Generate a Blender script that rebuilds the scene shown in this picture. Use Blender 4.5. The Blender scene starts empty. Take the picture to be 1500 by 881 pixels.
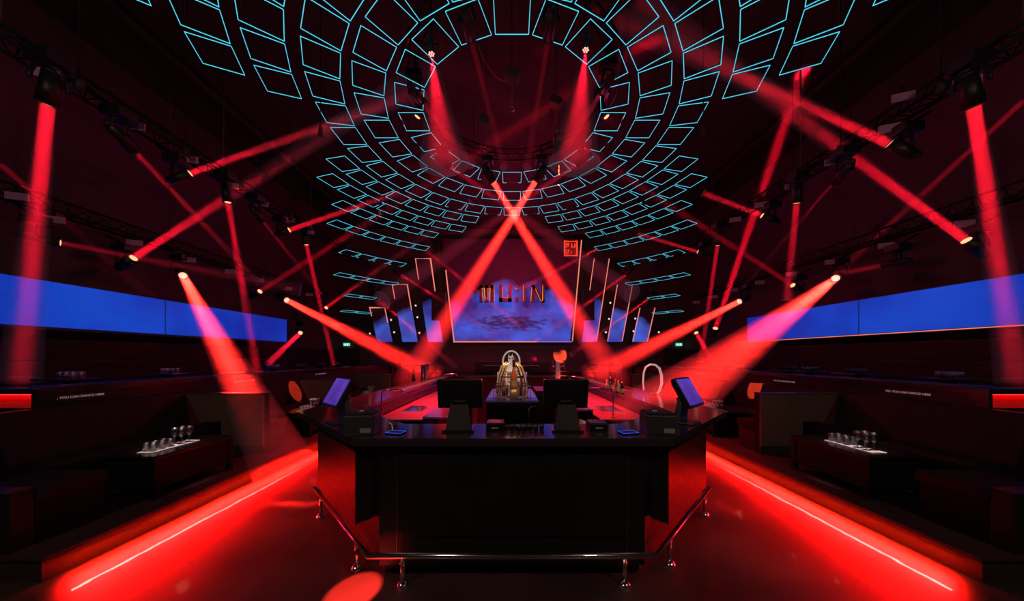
import bpy, bmesh, math, random
from mathutils import Vector, Matrix
random.seed(7)
PI = math.pi
S = bpy.context.scene
C = S.collection
F, CX, HY, CZ = 458.0, 750.0, 522.0, 1.7        # focal length in px, principal point, camera height


def P(x, y, Y):
    """point of the place seen at pixel x, y of the photograph at distance Y"""
    return Vector(((x - CX) * Y / F, Y, CZ - (y - HY) * Y / F))


# ------------------------------------------------------------------ materials
MATS = {}


def mat(name, col=(0.02, 0.02, 0.02), rough=0.5, metal=0.0, emit=None, es=1.0, spec=0.5, coat=0.0, noise=None, sample=True):
    if name in MATS:
        return MATS[name]
    m = bpy.data.materials.new(name)
    m.use_nodes = True
    nt = m.node_tree
    b = nt.nodes['Principled BSDF']
    b.inputs['Base Color'].default_value = (*col, 1)
    b.inputs['Roughness'].default_value = rough
    b.inputs['Metallic'].default_value = metal
    b.inputs['Specular IOR Level'].default_value = spec
    b.inputs['Coat Weight'].default_value = coat
    b.inputs['Coat Roughness'].default_value = 0.05
    if emit:
        b.inputs['Emission Color'].default_value = (*emit, 1)
        b.inputs['Emission Strength'].default_value = es
        if not sample:
            m.cycles.emission_sampling = 'NONE'
    if noise:
        sc, amt, bump = noise
        tc = nt.nodes.new('ShaderNodeTexCoord')
        n = nt.nodes.new('ShaderNodeTexNoise')
        n.inputs['Scale'].default_value = sc
        n.inputs['Detail'].default_value = 4
        nt.links.new(tc.outputs['Object'], n.inputs['Vector'])
        r = nt.nodes.new('ShaderNodeMapRange')
        r.inputs['To Min'].default_value = 1 - amt
        r.inputs['To Max'].default_value = 1 + amt
        nt.links.new(n.outputs['Fac'], r.inputs['Value'])
        mx = nt.nodes.new('ShaderNodeVectorMath')
        mx.operation = 'SCALE'
        mx.inputs[0].default_value = col
        nt.links.new(r.outputs['Result'], mx.inputs['Scale'])
        nt.links.new(mx.outputs['Vector'], b.inputs['Base Color'])
        if bump:
            bp = nt.nodes.new('ShaderNodeBump')
            bp.inputs['Strength'].default_value = bump
            bp.inputs['Distance'].default_value = 0.01
            nt.links.new(n.outputs['Fac'], bp.inputs['Height'])
            nt.links.new(bp.outputs['Normal'], b.inputs['Normal'])
    MATS[name] = m
    return m


M_black = mat('black_lacquer', (0.006, 0.005, 0.006), 0.18, spec=0.5)
M_cab = mat('black_wood', (0.010, 0.007, 0.008), 0.34, spec=0.35, noise=(6, 0.4, 0.02))
M_top = mat('worktop_stone', (0.03, 0.02, 0.025), 0.12, spec=0.6)
M_matte = mat('matte_black', (0.008, 0.007, 0.008), 0.7)
M_plastic = mat('black_plastic', (0.006, 0.005, 0.006), 0.45, spec=0.3)
M_dark = mat('table_black', (0.004, 0.003, 0.004), 0.6, spec=0.12)
M_leather = mat('dark_leather', (0.008, 0.005, 0.006), 0.6, spec=0.12, noise=(25, 0.5, 0.15))
M_panel = mat('bronze_panel', (0.085, 0.05, 0.036), 0.5, noise=(9, 0.35, 0.03))
M_chrome = mat('chrome', (0.75, 0.72, 0.72), 0.14, 1.0)
M_brass = mat('brass', (0.75, 0.5, 0.2), 0.2, 1.0)
M_gold = mat('gold', (0.9, 0.6, 0.25), 0.38, 0.75)
M_white = mat('white_enamel', (0.75, 0.72, 0.7), 0.3)
M_paper = mat('white_cloth', (0.75, 0.73, 0.72), 0.8)
M_steel = mat('brushed_steel', (0.22, 0.2, 0.2), 0.42, 1.0)
M_wallm = mat('wall_black', (0.022, 0.014, 0.02), 0.75, noise=(3, 0.3, 0.05))
M_ceil = mat('ceiling_black', (0.012, 0.008, 0.014), 0.9)
M_plat = mat('platform_wood', (0.03, 0.014, 0.014), 0.4, noise=(12, 0.4, 0.05))
M_ledge = mat('ledge_gloss', (0.012, 0.009, 0.014), 0.2)
M_cable = mat('cable', (0.02, 0.02, 0.02), 0.6)
M_truss = mat('truss_black', (0.005, 0.004, 0.005), 0.6, spec=0.15)
M_litplate = mat('purple_lit_case', (0.34, 0.15, 0.27), 0.6)  # purple light falling on the plates is put into this base colour
M_neon = mat('cyan_neon', (0, 0, 0), 0.5, emit=(0.075, 0.60, 0.78), es=1.1, sample=False)
M_strip = mat('led_strip', (0, 0, 0), 0.5, emit=(1.0, 0.045, 0.001), es=420)
M_niche = mat('led_niche', (0, 0, 0), 0.5, emit=(1.0, 0.015, 0.02), es=14)
M_lens_hot = mat('lens_hot', (0, 0, 0), 0.5, emit=(1.0, 0.7, 0.5), es=0.9, sample=False)
M_lens = mat('lens_warm', (0, 0, 0), 0.5, emit=(1.0, 0.42, 0.2), es=1.7, sample=False)
M_orange = mat('orange_edge_tube', (0, 0, 0), 0.5, emit=(1.0, 0.24, 0.17), es=0.95)
M_whitelamp = mat('white_lamp', (0, 0, 0), 0.5, emit=(1.0, 0.75, 0.75), es=1.2)
M_exit = mat('exit_green', (0, 0, 0), 0.5, emit=(0.18, 0.75, 0.5), es=1.0)
M_exitw = mat('exit_white', (0, 0, 0), 0.5, emit=(0.8, 1, 0.9), es=1.0)
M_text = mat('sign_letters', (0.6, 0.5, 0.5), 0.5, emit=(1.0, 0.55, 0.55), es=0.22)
M_red_sign = mat('red_sign_tube', (0, 0, 0), 0.5, emit=(1.0, 0.06, 0.02), es=1.1)
M_red_back = mat('red_sign_back', (0.25, 0.01, 0.01), 0.5)
M_glassdark = mat('bottle_glass', (0.02, 0.005, 0.004), 0.08, coat=0.5)
M_amber = mat('amber_glass', (0.35, 0.09, 0.02), 0.1, coat=0.5)
M_clearb = mat('frosted_bottle', (0.45, 0.4, 0.42), 0.15, coat=0.5)
M_label = mat('bottle_label', (0.5, 0.42, 0.3), 0.6)


def glass_mat():
    m = bpy.data.materials.new('clear_glass')
    m.use_nodes = True
    nt = m.node_tree
    nt.nodes.clear()
    o = nt.nodes.new('ShaderNodeOutputMaterial')
    t = nt.nodes.new('ShaderNodeBsdfTransparent')
    t.inputs[0].default_value = (0.86, 0.84, 0.85, 1)
    g = nt.nodes.new('ShaderNodeBsdfGlossy')
    g.inputs['Roughness'].default_value = 0.2
    g.inputs[0].default_value = (1, 1, 1, 1)
    fr = nt.nodes.new('ShaderNodeLayerWeight')
    fr.inputs['Blend'].default_value = 0.5
    mx = nt.nodes.new('ShaderNodeMixShader')
    nt.links.new(fr.outputs['Fresnel'], mx.inputs[0])
    nt.links.new(t.outputs[0], mx.inputs[1])
    nt.links.new(g.outputs[0], mx.inputs[2])
    nt.links.new(mx.outputs[0], o.inputs[0])
    return m


M_glass = glass_mat()


def floor_mat():
    m = mat('polished_floor', (0.03, 0.014, 0.013), 0.3)
    nt = m.node_tree
    b = nt.nodes['Principled BSDF']
    tc = nt.nodes.new('ShaderNodeTexCoord')
    n = nt.nodes.new('ShaderNodeTexNoise')
    n.inputs['Scale'].default_value = 1.6
    n.inputs['Detail'].default_value = 6
    nt.links.new(tc.outputs['Object'], n.inputs['Vector'])
    r = nt.nodes.new('ShaderNodeMapRange')
    r.inputs['From Min'].default_value = 0.3
    r.inputs['From Max'].default_value = 0.7
    r.inputs['To Min'].default_value = 0.38
    r.inputs['To Max'].default_value = 0.55
    nt.links.new(n.outputs['Fac'], r.inputs['Value'])
    nt.links.new(r.outputs[0], b.inputs['Roughness'])
    cr = nt.nodes.new('ShaderNodeValToRGB')
    cr.color_ramp.elements[0].position = 0.3
    cr.color_ramp.elements[0].color = (0.018, 0.011, 0.010, 1)
    cr.color_ramp.elements[1].position = 0.75
    cr.color_ramp.elements[1].color = (0.055, 0.03, 0.027, 1)
    nt.links.new(n.outputs['Fac'], cr.inputs[0])
    nt.links.new(cr.outputs[0], b.inputs['Base Color'])
    n2 = nt.nodes.new('ShaderNodeTexNoise')
    n2.inputs['Scale'].default_value = 3.0
    n2.inputs['Detail'].default_value = 2
    nt.links.new(tc.outputs['Object'], n2.inputs['Vector'])
    bp = nt.nodes.new('ShaderNodeBump')
    bp.inputs['Strength'].default_value = 0.12
    bp.inputs['Distance'].default_value = 0.02
    nt.links.new(n2.outputs['Fac'], bp.inputs['Height'])
    nt.links.new(bp.outputs['Normal'], b.inputs['Normal'])
    b.inputs['Coat Weight'].default_value = 0.35
    b.inputs['Coat Roughness'].default_value = 0.05
    nt.links.new(bp.outputs['Normal'], b.inputs['Coat Normal'])
    return m


M_floor = floor_mat()


def screen_mat(name, c0, c1, scale, es, mask=None, seams=None, dark=None, refl=(0.06, 0.045, 0.08)):
    """LED screen picture: drifting blue cloud, seams between the modules"""
    m = bpy.data.materials.new(name)
    m.use_nodes = True
    nt = m.node_tree
    L = nt.links.new
    b = nt.nodes['Principled BSDF']
    b.inputs['Base Color'].default_value = (*refl, 1)
    b.inputs['Roughness'].default_value = 0.6
    b.inputs['Specular IOR Level'].default_value = 0.1
    tc = nt.nodes.new('ShaderNodeTexCoord')
    n = nt.nodes.new('ShaderNodeTexNoise')
    n.inputs['Scale'].default_value = scale
    n.inputs['Detail'].default_value = 5
    L(tc.outputs['Object'], n.inputs['Vector'])
    cr = nt.nodes.new('ShaderNodeValToRGB')
    cr.color_ramp.elements[0].position = 0.33
    cr.color_ramp.elements[0].color = (*c0, 1)
    cr.color_ramp.elements[1].position = 0.68
    cr.color_ramp.elements[1].color = (*c1, 1)
    L(n.outputs['Fac'], cr.inputs[0])
    out = cr.outputs[0]
    fac = None
    sx = nt.nodes.new('ShaderNodeSeparateXYZ')
    L(tc.outputs['Object'], sx.inputs[0])

    def math_(op, a, bb, clamp=False):
        q = nt.nodes.new('ShaderNodeMath')
        q.operation = op
        q.use_clamp = clamp
        for i, v in enumerate((a, bb)):
            if v is None:
                continue
            if isinstance(v, (int, float)):
                q.inputs[i].default_value = v
            else:
                L(v, q.inputs[i])
        return q.outputs[0]
    if mask:
        # the picture is a cloud bank that ends below a given height (per |x|)
        h0, slope, soft, amp = mask
        ax = math_('ABSOLUTE', sx.outputs[0], None)
        lim = math_('SUBTRACT', h0, math_('MULTIPLY', math_('POWER', ax, 2.0), slope))
        nn = nt.nodes.new('ShaderNodeTexNoise')
        nn.inputs['Scale'].default_value = 1.3
        nn.inputs['Detail'].default_value = 5
        L(tc.outputs['Object'], nn.inputs['Vector'])
        wob = math_('MULTIPLY', math_('SUBTRACT', nn.outputs['Fac'], 0.5), amp)
        fac = math_('DIVIDE', math_('ADD', math_('SUBTRACT', lim, sx.outputs[2]), wob), soft, True)
    if seams:
        fr = math_('FRACT', math_('DIVIDE', sx.outputs[1], seams), None)
        s_ = math_('GREATER_THAN', fr, 0.012)
        s_ = math_('ADD', math_('MULTIPLY', s_, 0.75), 0.25)
        fac = s_ if fac is None else math_('MULTIPLY', fac, s_)
    if dark:
        # a darker drifting patch of the picture, placed on the screen
        dx, dz, rx, rz = dark
        ax = math_('POWER', math_('DIVIDE', math_('SUBTRACT', sx.outputs[0], dx), rx), 2.0)
        az = math_('POWER', math_('DIVIDE', math_('SUBTRACT', sx.outputs[2], dz), rz), 2.0)
        nn = nt.nodes.new('ShaderNodeTexNoise')
        nn.inputs['Scale'].default_value = 3.2
        nn.inputs['Detail'].default_value = 6
        mp = nt.nodes.new('ShaderNodeMapping')
        mp.inputs['Scale'].default_value = (1.0, 1, 3.4)
        L(tc.outputs['Object'], mp.inputs[0])
        L(mp.outputs[0], nn.inputs['Vector'])
        d = math_('ADD', math_('ADD', ax, az), math_('MULTIPLY', math_('SUBTRACT', nn.outputs['Fac'], 0.5), 5.0))
        d = math_('ADD', math_('MULTIPLY', math_('MULTIPLY', d, 0.9, True), 0.8), 0.2)
        fac = d if fac is None else math_('MULTIPLY', fac, d)
    if fac is not None:
        v = nt.nodes.new('ShaderNodeVectorMath')
        v.operation = 'SCALE'
        L(out, v.inputs[0])
        L(fac, v.inputs['Scale'])
        out = v.outputs[0]
    L(out, b.inputs['Emission Color'])
    b.inputs['Emission Strength'].default_value = es
    return m


# ------------------------------------------------------------------ mesh builder
class MB:
    def __init__(self):
        self.bm = bmesh.new()

    def box(self, x0, x1, y0, y1, z0, z1, bev=0.0):
        r = bmesh.ops.create_cube(self.bm, size=1)
        M = Matrix.Translation(((x0 + x1) / 2, (y0 + y1) / 2, (z0 + z1) / 2)) @ Matrix.Diagonal((abs(x1 - x0), abs(y1 - y0), abs(z1 - z0), 1))
        bmesh.ops.transform(self.bm, matrix=M, verts=r['verts'])
        if bev:
            es = {e for v in r['verts'] for e in v.link_edges}
            bmesh.ops.bevel(self.bm, geom=list(es), offset=bev, segments=2, affect='EDGES', profile=0.6)
        return self

    def prism(self, pts, axis, a, b, bev=0.0):
        """polygon pts extruded along axis from a to b. axis x: pts=(y,z); y: pts=(x,z); z: pts=(x,y)"""
        def mk(p, t):
            return {'x': (t, p[0], p[1]), 'y': (p[0], t, p[1]), 'z': (p[0], p[1], t)}[axis]
        v0 = [self.bm.verts.new(mk(p, a)) for p in pts]
        v1 = [self.bm.verts.new(mk(p, b)) for p in pts]
        fs = [self.bm.faces.new(v0), self.bm.faces.new(v1)]
        n = len(pts)
        for i in range(n):
            fs.append(self.bm.faces.new((v0[i], v0[(i + 1) % n], v1[(i + 1) % n], v1[i])))
        bmesh.ops.recalc_face_normals(self.bm, faces=fs)
        if bev:
            es = {e for v in v0 + v1 for e in v.link_edges}
            bmesh.ops.bevel(self.bm, geom=list(es), offset=bev, segments=2, affect='EDGES', profile=0.6)
        return self

    def cyl(self, a, b, r0, r1=None, n=16, caps=True):
        a, b = Vector(a), Vector(b)
        r1 = r0 if r1 is None else r1
        q = (b - a).to_track_quat('Z', 'Y').to_matrix()
        va, vb = [], []
        for i in range(n):
            t = 2 * PI * i / n
            d = q @ Vector((math.cos(t), math.sin(t), 0))
            va.append(self.bm.verts.new(a + d * r0))
            vb.append(self.bm.verts.new(b + d * r1))
        for i in range(n):
            f = self.bm.faces.new((va[i], va[(i + 1) % n], vb[(i + 1) % n], vb[i]))
            f.smooth = True
        if caps:
            self.bm.faces.new(va[::-1])
            self.bm.faces.new(vb)
        return self

    def tube(self, pts, r, n=8, closed=False, smooth=True):
        pts = [Vector(p) for p in pts]
        m = len(pts)
        rings = []
        up = None
        for i, p in enumerate(pts):
            if closed:
                t = (pts[(i + 1) % m] - pts[i - 1])
            else:
                t = pts[min(i + 1, m - 1)] - pts[max(i - 1, 0)]
            t.normalize()
            if up is None:
                up = Vector((0, 0, 1)) if abs(t.z) < 0.9 else Vector((1, 0, 0))
            s = t.cross(up).normalized()
            up = s.cross(t).normalized()
            if closed or 0 < i < m - 1:
                d0 = (p - pts[i - 1]).normalized()
                k = max(0.5, abs(d0.dot(t)))
            else:
                k = 1
            rr = r[i] if isinstance(r, (list, tuple)) else r
            rings.append([self.bm.verts.new(p + (s * math.cos(2 * PI * j / n) + up * math.sin(2 * PI * j / n)) * rr / k) for j in range(n)])
        for i in range(m if closed else m - 1):
            A, B = rings[i], rings[(i + 1) % m]
            for j in range(n):
                f = self.bm.faces.new((A[j], A[(j + 1) % n], B[(j + 1) % n], B[j]))
                f.smooth = smooth
        if not closed:
            self.bm.faces.new(rings[0])
            self.bm.faces.new(rings[-1][::-1])
        return self

    def lathe(self, prof, c=(0, 0, 0), n=20):
        """prof = [(r, z)...] about a vertical axis through c"""
        c = Vector(c)
        rings = []
        for r, z in prof:
            if r < 1e-5:
                rings.append([self.bm.verts.new(c + Vector((0, 0, z)))])
            else:
                rings.append([self.bm.verts.new(c + Vector((r * math.cos(2 * PI * i / n), r * math.sin(2 * PI * i / n), z))) for i in range(n)])
        for A, B in zip(rings, rings[1:]):
            for i in range(n):
                j = (i + 1) % n
                if len(A) == 1 and len(B) == 1:
                    continue
                if len(A) == 1:
                    f = self.bm.faces.new((A[0], B[i], B[j]))
                elif len(B) == 1:
                    f = self.bm.faces.new((A[i], B[0], A[j]))
                else:
                    f = self.bm.faces.new((A[i], B[i], B[j], A[j]))
                f.smooth = True
        return self

    def xf(self, M):
        bmesh.ops.transform(self.bm, matrix=M, verts=self.bm.verts[:])
        return self

    def build(self, name, m, parent=None, loc=(0, 0, 0)):
        bmesh.ops.recalc_face_normals(self.bm, faces=self.bm.faces[:])
        me = bpy.data.meshes.new(name)
        self.bm.to_mesh(me)
        self.bm.free()
        o = bpy.data.objects.new(name, me)
        C.objects.link(o)
        me.materials.append(m)
        o.location = loc
        if parent:
            o.parent = parent
        return o


def tag(o, label=None, cat=None, group=None, kind=None):
    if label:
        o['label'] = label
    if cat:
        o['category'] = cat
    if group:
        o['group'] = group
    if kind:
        o['kind'] = kind
    return o


def thing(name, label, cat, loc=(0, 0, 0), rotz=0.0, group=None):
    o = bpy.data.objects.new(name, None)
    o.empty_display_size = 0.1
    C.objects.link(o)
    o.location = loc
    o.rotation_euler = (0, 0, rotz)
    return tag(o, label, cat, group)


def struct(name, mb, m):
    return tag(mb.build(name, m), kind='structure')


def children(o):
    return [c for c in bpy.data.objects if c.parent == o]


def copy_tree(o, parent=None):
    c = o.copy()
    C.objects.link(c)
    if parent:
        c.parent = parent
        c.matrix_parent_inverse = o.matrix_parent_inverse.copy()
    for ch in children(o):
        copy_tree(ch, c)
    return c


def side_word(s):
    return 'left' if s < 0 else 'right'


# ------------------------------------------------------------------ room shell
YB, WX, ZC = 16.0, 8.8, 8.2
struct('floor', MB().box(-WX, WX, -4, YB, -0.1, 0), M_floor)
struct('ceiling', MB().box(-WX, WX, -4, YB, ZC, ZC + 0.1), M_ceil)
struct('wall_left', MB().box(-WX - 0.15, -WX, -4, YB, -0.1, ZC + 0.1), M_wallm)
struct('wall_right', MB().box(WX, WX + 0.15, -4, YB, -0.1, ZC + 0.1), M_wallm)
struct('wall_front', MB().box(-WX, WX, -4.15, -4, -0.1, ZC + 0.1), M_wallm)
mb = MB().box(-WX - 0.15, WX + 0.15, YB, YB + 0.15, -0.1, ZC + 0.1)
for i in range(-5, 6):     # wall panelling under the screens
    for z0, z1 in ((0.1, 1.25), (1.3, 2.2)):
        mb.box(i * 1.3 - 0.62, i * 1.3 + 0.62, YB - 0.03, YB, z0, z1, 0.01)
struct('wall_back', mb, mat('back_wall', (0.06, 0.04, 0.045), 0.6))

PX, PZ, PY0, PY1 = 3.47, 0.20, 2.32, 12.0
for s in (-1, 1):
    w = side_word(s)
    # raised seating platform with a nosing that hides the LED strip
    mb = MB().box(s * (PX + 0.05), s * (WX - 0.01), PY0 + 0.02, PY1, 0.0, PZ - 0.03)
    mb.box(s * PX, s * (WX - 0.01), PY0, PY1, PZ - 0.03, PZ, 0.006)
    mb.box(s * PX, s * (PX + 0.004), PY0, PY1, PZ - 0.043, PZ - 0.015)
    struct('platform_' + w, mb, M_plat)
    # upper tier behind the booths
    mb = MB().box(s * 5.12, s * (WX - 0.01), 3.5, 14.5, PZ, 1.28)
    struct('tier_' + w, mb, M_cab)
    mb = MB().box(s * 5.10, s * 5.42, 3.5, 14.5, 1.28, 1.36, 0.006)
    struct('trim_' + w, mb, M_ledge)

# red LED strips under the nosings
for s in (-1, 1):
    t = thing('led_strip', 'red LED strip glowing under the edge of the %s seating platform' % side_word(s), 'LED strip', (s * PX, 0, PZ - 0.03), group='red LED strips under the platform edges')
    MB().box(s * 0.006, s * 0.012, PY0 + 0.15, PY1 - 0.1, -0.008, -0.002).build('light_line', M_strip, t)
    MB().box(s * 0.022, s * 0.027, PY0 + 0.15, PY1 - 0.1, -0.024, 0.0).build('profile', M_matte, t)
    ld = bpy.data.lights.new('strip_lamp', 'AREA')
    ld.shape = 'RECTANGLE'
    ld.size, ld.size_y = 0.014, PY1 - PY0 - 0.3
    ld.spread = math.radians(110)
    ld.energy = 1150
    ld.color = (1.0, 0.0034, 0.003)
    lo = bpy.data.objects.new('strip_lamp', ld)
    lo.location = (s * (PX + 0.010), (PY0 + PY1) / 2, PZ - 0.049)
    lo.rotation_euler = (0, s * math.radians(46), 0)
    C.objects.link(lo)

# lit recesses at the near end of the upper tier
for s in (-1, 1):
    t = thing('lit_recess', 'glowing red recess in the near end of the %s upper tier' % side_word(s), 'lit recess', (s * 5.5, 3.45, 1.1), group='red recesses in the tier ends')
    mb = MB()
    mb.box(-0.42, 0.42, -0.02, 0.04, 0.0, 0.03)
    mb.box(-0.42, 0.42, -0.12, 0.04, 0.19, 0.25)
    mb.box(-0.42, -0.38, -0.12, 0.04, 0.03, 0.19)
    mb.box(0.38, 0.42, -0.12, 0.04, 0.03, 0.19)
    mb.build('frame', M_ledge, t)
    MB().box(-0.38, 0.38, 0.0, 0.02, 0.03, 0.19).build('back_panel', mat('recess_red', (0.5, 0.03, 0.03), 0.5), t)
    MB().box(-0.37, 0.37, -0.06, -0.04, 0.18, 0.188).build('light_tube', M_niche, t)

# ------------------------------------------------------------------ side LED screens
M_scrL = screen_mat('blue_wall_screen', (0.001, 0.014, 0.30), (0.002, 0.055, 0.53), 0.55, 1.0, seams=2.4, refl=(0.015, 0.015, 0.03))
for s in (-1, 1):
    X = 8.0
    zt, zb = CZ + 0.1614 * X, CZ + 0.0632 * X
    y0, y1 = 3.0, (X * F / 330.0 if s < 0 else X * F / 345.0)
    t = thing('led_screen', 'long blue LED screen on the %s side wall' % side_word(s), 'LED screen', (s * X, 0, 0), group='blue screens on the side walls')
    MB().box(0, s * 0.03, y0, y1, zb, zt).build('display', M_scrL, t)
    MB().box(s * 0.03, s * 0.12, y0 - 0.05, y1 + 0.05, zb - 0.05, zt + 0.05).build('housing', M_matte, t)
    for yy in (4.2, 7.0, 9.8):
        MB().box(s * 0.12, s * (WX - X - 0.005), yy, yy + 0.1, (zt + zb) / 2 - 0.05, (zt + zb) / 2 + 0.05).build('wall_mount', M_truss, t)
    if s > 0:
        MB().box(-0.04, -0.005, 4.2, X * F / 328.0, zb - 0.03, zb - 0.015).build('edge_tube', M_orange, t)

# ------------------------------------------------------------------ stage screens
SY = 15.4
M_main = screen_mat('stage_cloud', (0.03, 0.012, 0.17), (0.035, 0.11, 0.72), 0.8, 1.0, mask=(5.5, 0.13, 0.6, 1.5), dark=(-0.1, 3.35, 1.9, 0.42))
M_sidecl = screen_mat('strip_cloud', (0.03, 0.02, 0.22), (0.05, 0.12, 0.62), 0.9, 1.0, mask=(5.2, 0.038, 0.5, 1.0))


def quad_panel(name, px, m, Y0, Y1, parent=None):
    """thick panel whose outline is px = [(x,y)...] on the photo at distance Y0"""
    mb = MB()
    mb.prism([(P(x, y, Y0).x, P(x, y, Y0).z) for x, y in px], 'y', Y0, Y1)
    return mb.build(name, m, parent)


def px_tube(name, px, Y, r, m, parent, closed=False):
    return MB().tube([P(x, y, Y) for x, y in px], r, 6, closed).build(name, m, parent)


t = thing('stage_screen', 'large central stage screen showing a blue cloud', 'LED screen', (0, 0, 0))
quad_panel('display', [(665, 500), (835, 500), (852, 350), (648, 350)], M_main, SY, SY + 0.1, t)
quad_panel('housing', [(664, 501), (836, 501), (853, 349), (647, 349)], M_matte, SY + 0.1, SY + 0.3, t)
for x_ in (-2.0, 0.0, 2.0):
    MB().box(x_ - 0.06, x_ + 0.06, SY + 0.3, YB - 0.035, 3.6, 3.75).build('mount_bracket', M_truss, t)
px_tube('edge_tube', [(653, 396), (665, 501), (787, 501)], SY - 0.05, 0.03, M_orange, t)
px_tube('edge_tube', [(838.5, 500), (852, 352)], SY - 0.05, 0.03, M_orange, t)
M_pinkedge = mat('pink_edge_tube', (0, 0, 0), 0.5, emit=(0.5, 0.2, 0.8), es=0.7)
px_tube('edge_tube', [(787, 501), (838, 501)], SY - 0.05, 0.025, M_pinkedge, t)
STR = [  # bottom x0,x1, top x0,x1, top y, lit outline
    (552.5, 574, 541.5, 563.5, 451, 'outer'), (589.5, 611, 574.5, 596.5, 417, 'middle'), (627, 648, 608.5, 630.5, 379, 'inner')]
for b0, b1, t0, t1, ty, nm in STR:
    for s in (-1, 1):
        def fx(x):
            return x if s < 0 else 1501 - x
        t = thing('strip_screen', 'narrow leaning blue screen, the %s one on the %s of the stage screen' % (nm, side_word(s)), 'LED screen', (0, 0, 0), group='narrow screens beside the stage screen')
        pts = [(fx(b0), 501), (fx(b1), 501), (fx(t1), ty), (fx(t0), ty)]
        quad_panel('display', pts, M_sidecl, SY, SY + 0.1, t)
        quad_panel('housing', pts, M_matte, SY + 0.1, SY + 0.3, t)
        bx = P((pts[0][0] + pts[1][0]) / 2, 490, SY).x
        MB().box(bx - 0.05, bx + 0.05, SY + 0.3, YB - 0.035, 2.75, 2.85).build('mount_bracket', M_truss, t)
        if s < 0:
            k = 0.25
            pts = [(t0 + (b0 - t0) * k, ty + (501 - ty) * k), (t0, ty), (t1, ty), (t1 + (b1 - t1) * 0.45, ty + (501 - ty) * 0.45)]
            px_tube('edge_tube', pts, SY - 0.05, 0.021, M_orange, t)
        else:
            px_tube('edge_tube', [(fx(t0), ty), (fx(b0), 500)], SY - 0.05, 0.021, M_orange, t)
            e = 500 if nm != 'inner' else 425
            k = (e - ty) / (501 - ty)
            px_tube('edge_tube', [(fx(t1), ty), (fx(t1 + (b1 - t1) * k), e)], SY - 0.05, 0.021, M_orange, t)

# small round lamps on the dark wall between the strips
for x, y, w in ((542, 489, 'lowest, left of the outer left strip screen'), (573, 469, 'upper one beside the outer left strip screen'), (577.5, 487, 'lower one beside the outer left strip screen'),
                (609, 448, 'topmost beside the middle left strip screen'), (611.5, 465, 'middle one beside the middle left strip screen'), (614.5, 488, 'lowest beside the middle left strip screen'),
                (894, 444, 'topmost beside the middle right strip screen'), (892, 467.5, 'middle one beside the middle right strip screen'), (887.5, 487, 'lowest beside the middle right strip screen'),
                (930.5, 467, 'upper one beside the outer right strip screen'), (928, 485.5, 'lower one beside the outer right strip screen'), (965, 487, 'right of the outer right strip screen')):
    p = P(x, y, SY + 0.2)
    t = thing('wall_spotlight', 'small round wall lamp, ' + w, 'lamp', p, group='small lamps on the stage wall')
    MB().cyl((0, 0, 0), (0, 0.35, 0), 0.05, n=12).build('body', M_plastic, t)
    MB().cyl((0, -0.02, 0), (0, 0, 0), 0.04, n=12).build('lens', M_whitelamp, t)
    MB().tube([(0.06 * math.cos(a), 0.0, 0.06 * math.sin(a)) for a in [i * PI / 8 for i in range(16)]], 0.012, 6, True).build('rim', M_steel, t)

# hanging loudspeakers in front of the inner strips
for s in (-1, 1):
    x0, x1 = (632, 652) if s < 0 else (855, 871)
    a, b = P(x0, 469, 14.8), P(x1, 427, 14.8)
    t = thing('hanging_loudspeaker', 'black loudspeaker hung in front of the inner %s strip screen' % side_word(s), 'loudspeaker', ((a.x + b.x) / 2, 14.8, a.z), group='hanging loudspeakers by the stage screen')
    hw = abs(b.x - a.x) / 2
    MB().box(-hw, hw, 0, 0.4, 0, b.z - a.z, 0.02).build('cabinet', M_plastic, t)
    MB().box(-hw + 0.04, hw - 0.04, -0.02, 0.0, 0.05, b.z - a.z - 0.05).build('grille', M_matte, t)
    MB().cyl((0, 0.2, b.z - a.z), (0, 0.2, ZC - a.z), 0.02, n=8).build('suspension_cable', M_cable, t)

# MU:IN letters hanging in front of the stage screen
def text_obj(name, body, size, ext, m, parent, loc, rot, align='CENTER', bold=0.0):
    cu = bpy.data.curves.new(name, 'FONT')
    cu.body = body
    cu.size = size
    cu.extrude = ext
    cu.offset = bold
    cu.align_x = align
    cu.align_y = 'CENTER'
    tmp = bpy.data.objects.new(name, cu)
    C.objects.link(tmp)
    bpy.context.view_layer.update()
    me = bpy.data.meshes.new_from_object(tmp)
    bpy.data.objects.remove(tmp)
    o = bpy.data.objects.new(name, me)
    C.objects.link(o)
    me.materials.clear()
    me.materials.append(m)
    o.parent = parent
    o.location = loc
    o.rotation_euler = rot
    return o


LY = 15.0
t = thing('letter_sign', 'dark MU:IN block letters with orange outlines in front of the stage screen', 'sign', P(750, 443, LY))
U = LY / F     # metres per pixel there


def stroke(pts, w=5.0):
    """letter stroke: thick bar polyline in the plane of the sign, pts in photo pixels"""
    return [Vector(((x - 750) * U, 0, (443 - y) * U)) for x, y in pts], w * U / 2


def bar_letter(name, strokes, outline):
    mb = MB()
    for pts in strokes:
        q, r = stroke(pts)
        for a, b in zip(q, q[1:]):
            d = (b - a).normalized()
            n = Vector((-d.z, 0, d.x)) * r
            a2, b2 = a - d * r, b + d * r
            mb.prism([(v.x, v.z) for v in (a2 + n, b2 + n, b2 - n, a2 - n)], 'y', -0.08, 0.08)
    o = mb.build(name, mat('sign_dark_red', (0.06, 0.004, 0.006), 0.5), t)
    for k, pts in enumerate(outline):
        q, r = stroke(pts)
        MB().tube([v + Vector((0, -0.1, 0)) for v in q], 0.013, 6).build('outline_tube', mat('amber_tube', (0, 0, 0), 0.5, emit=(1, 0.33, 0.02), es=0.85), o)
    return o


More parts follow.
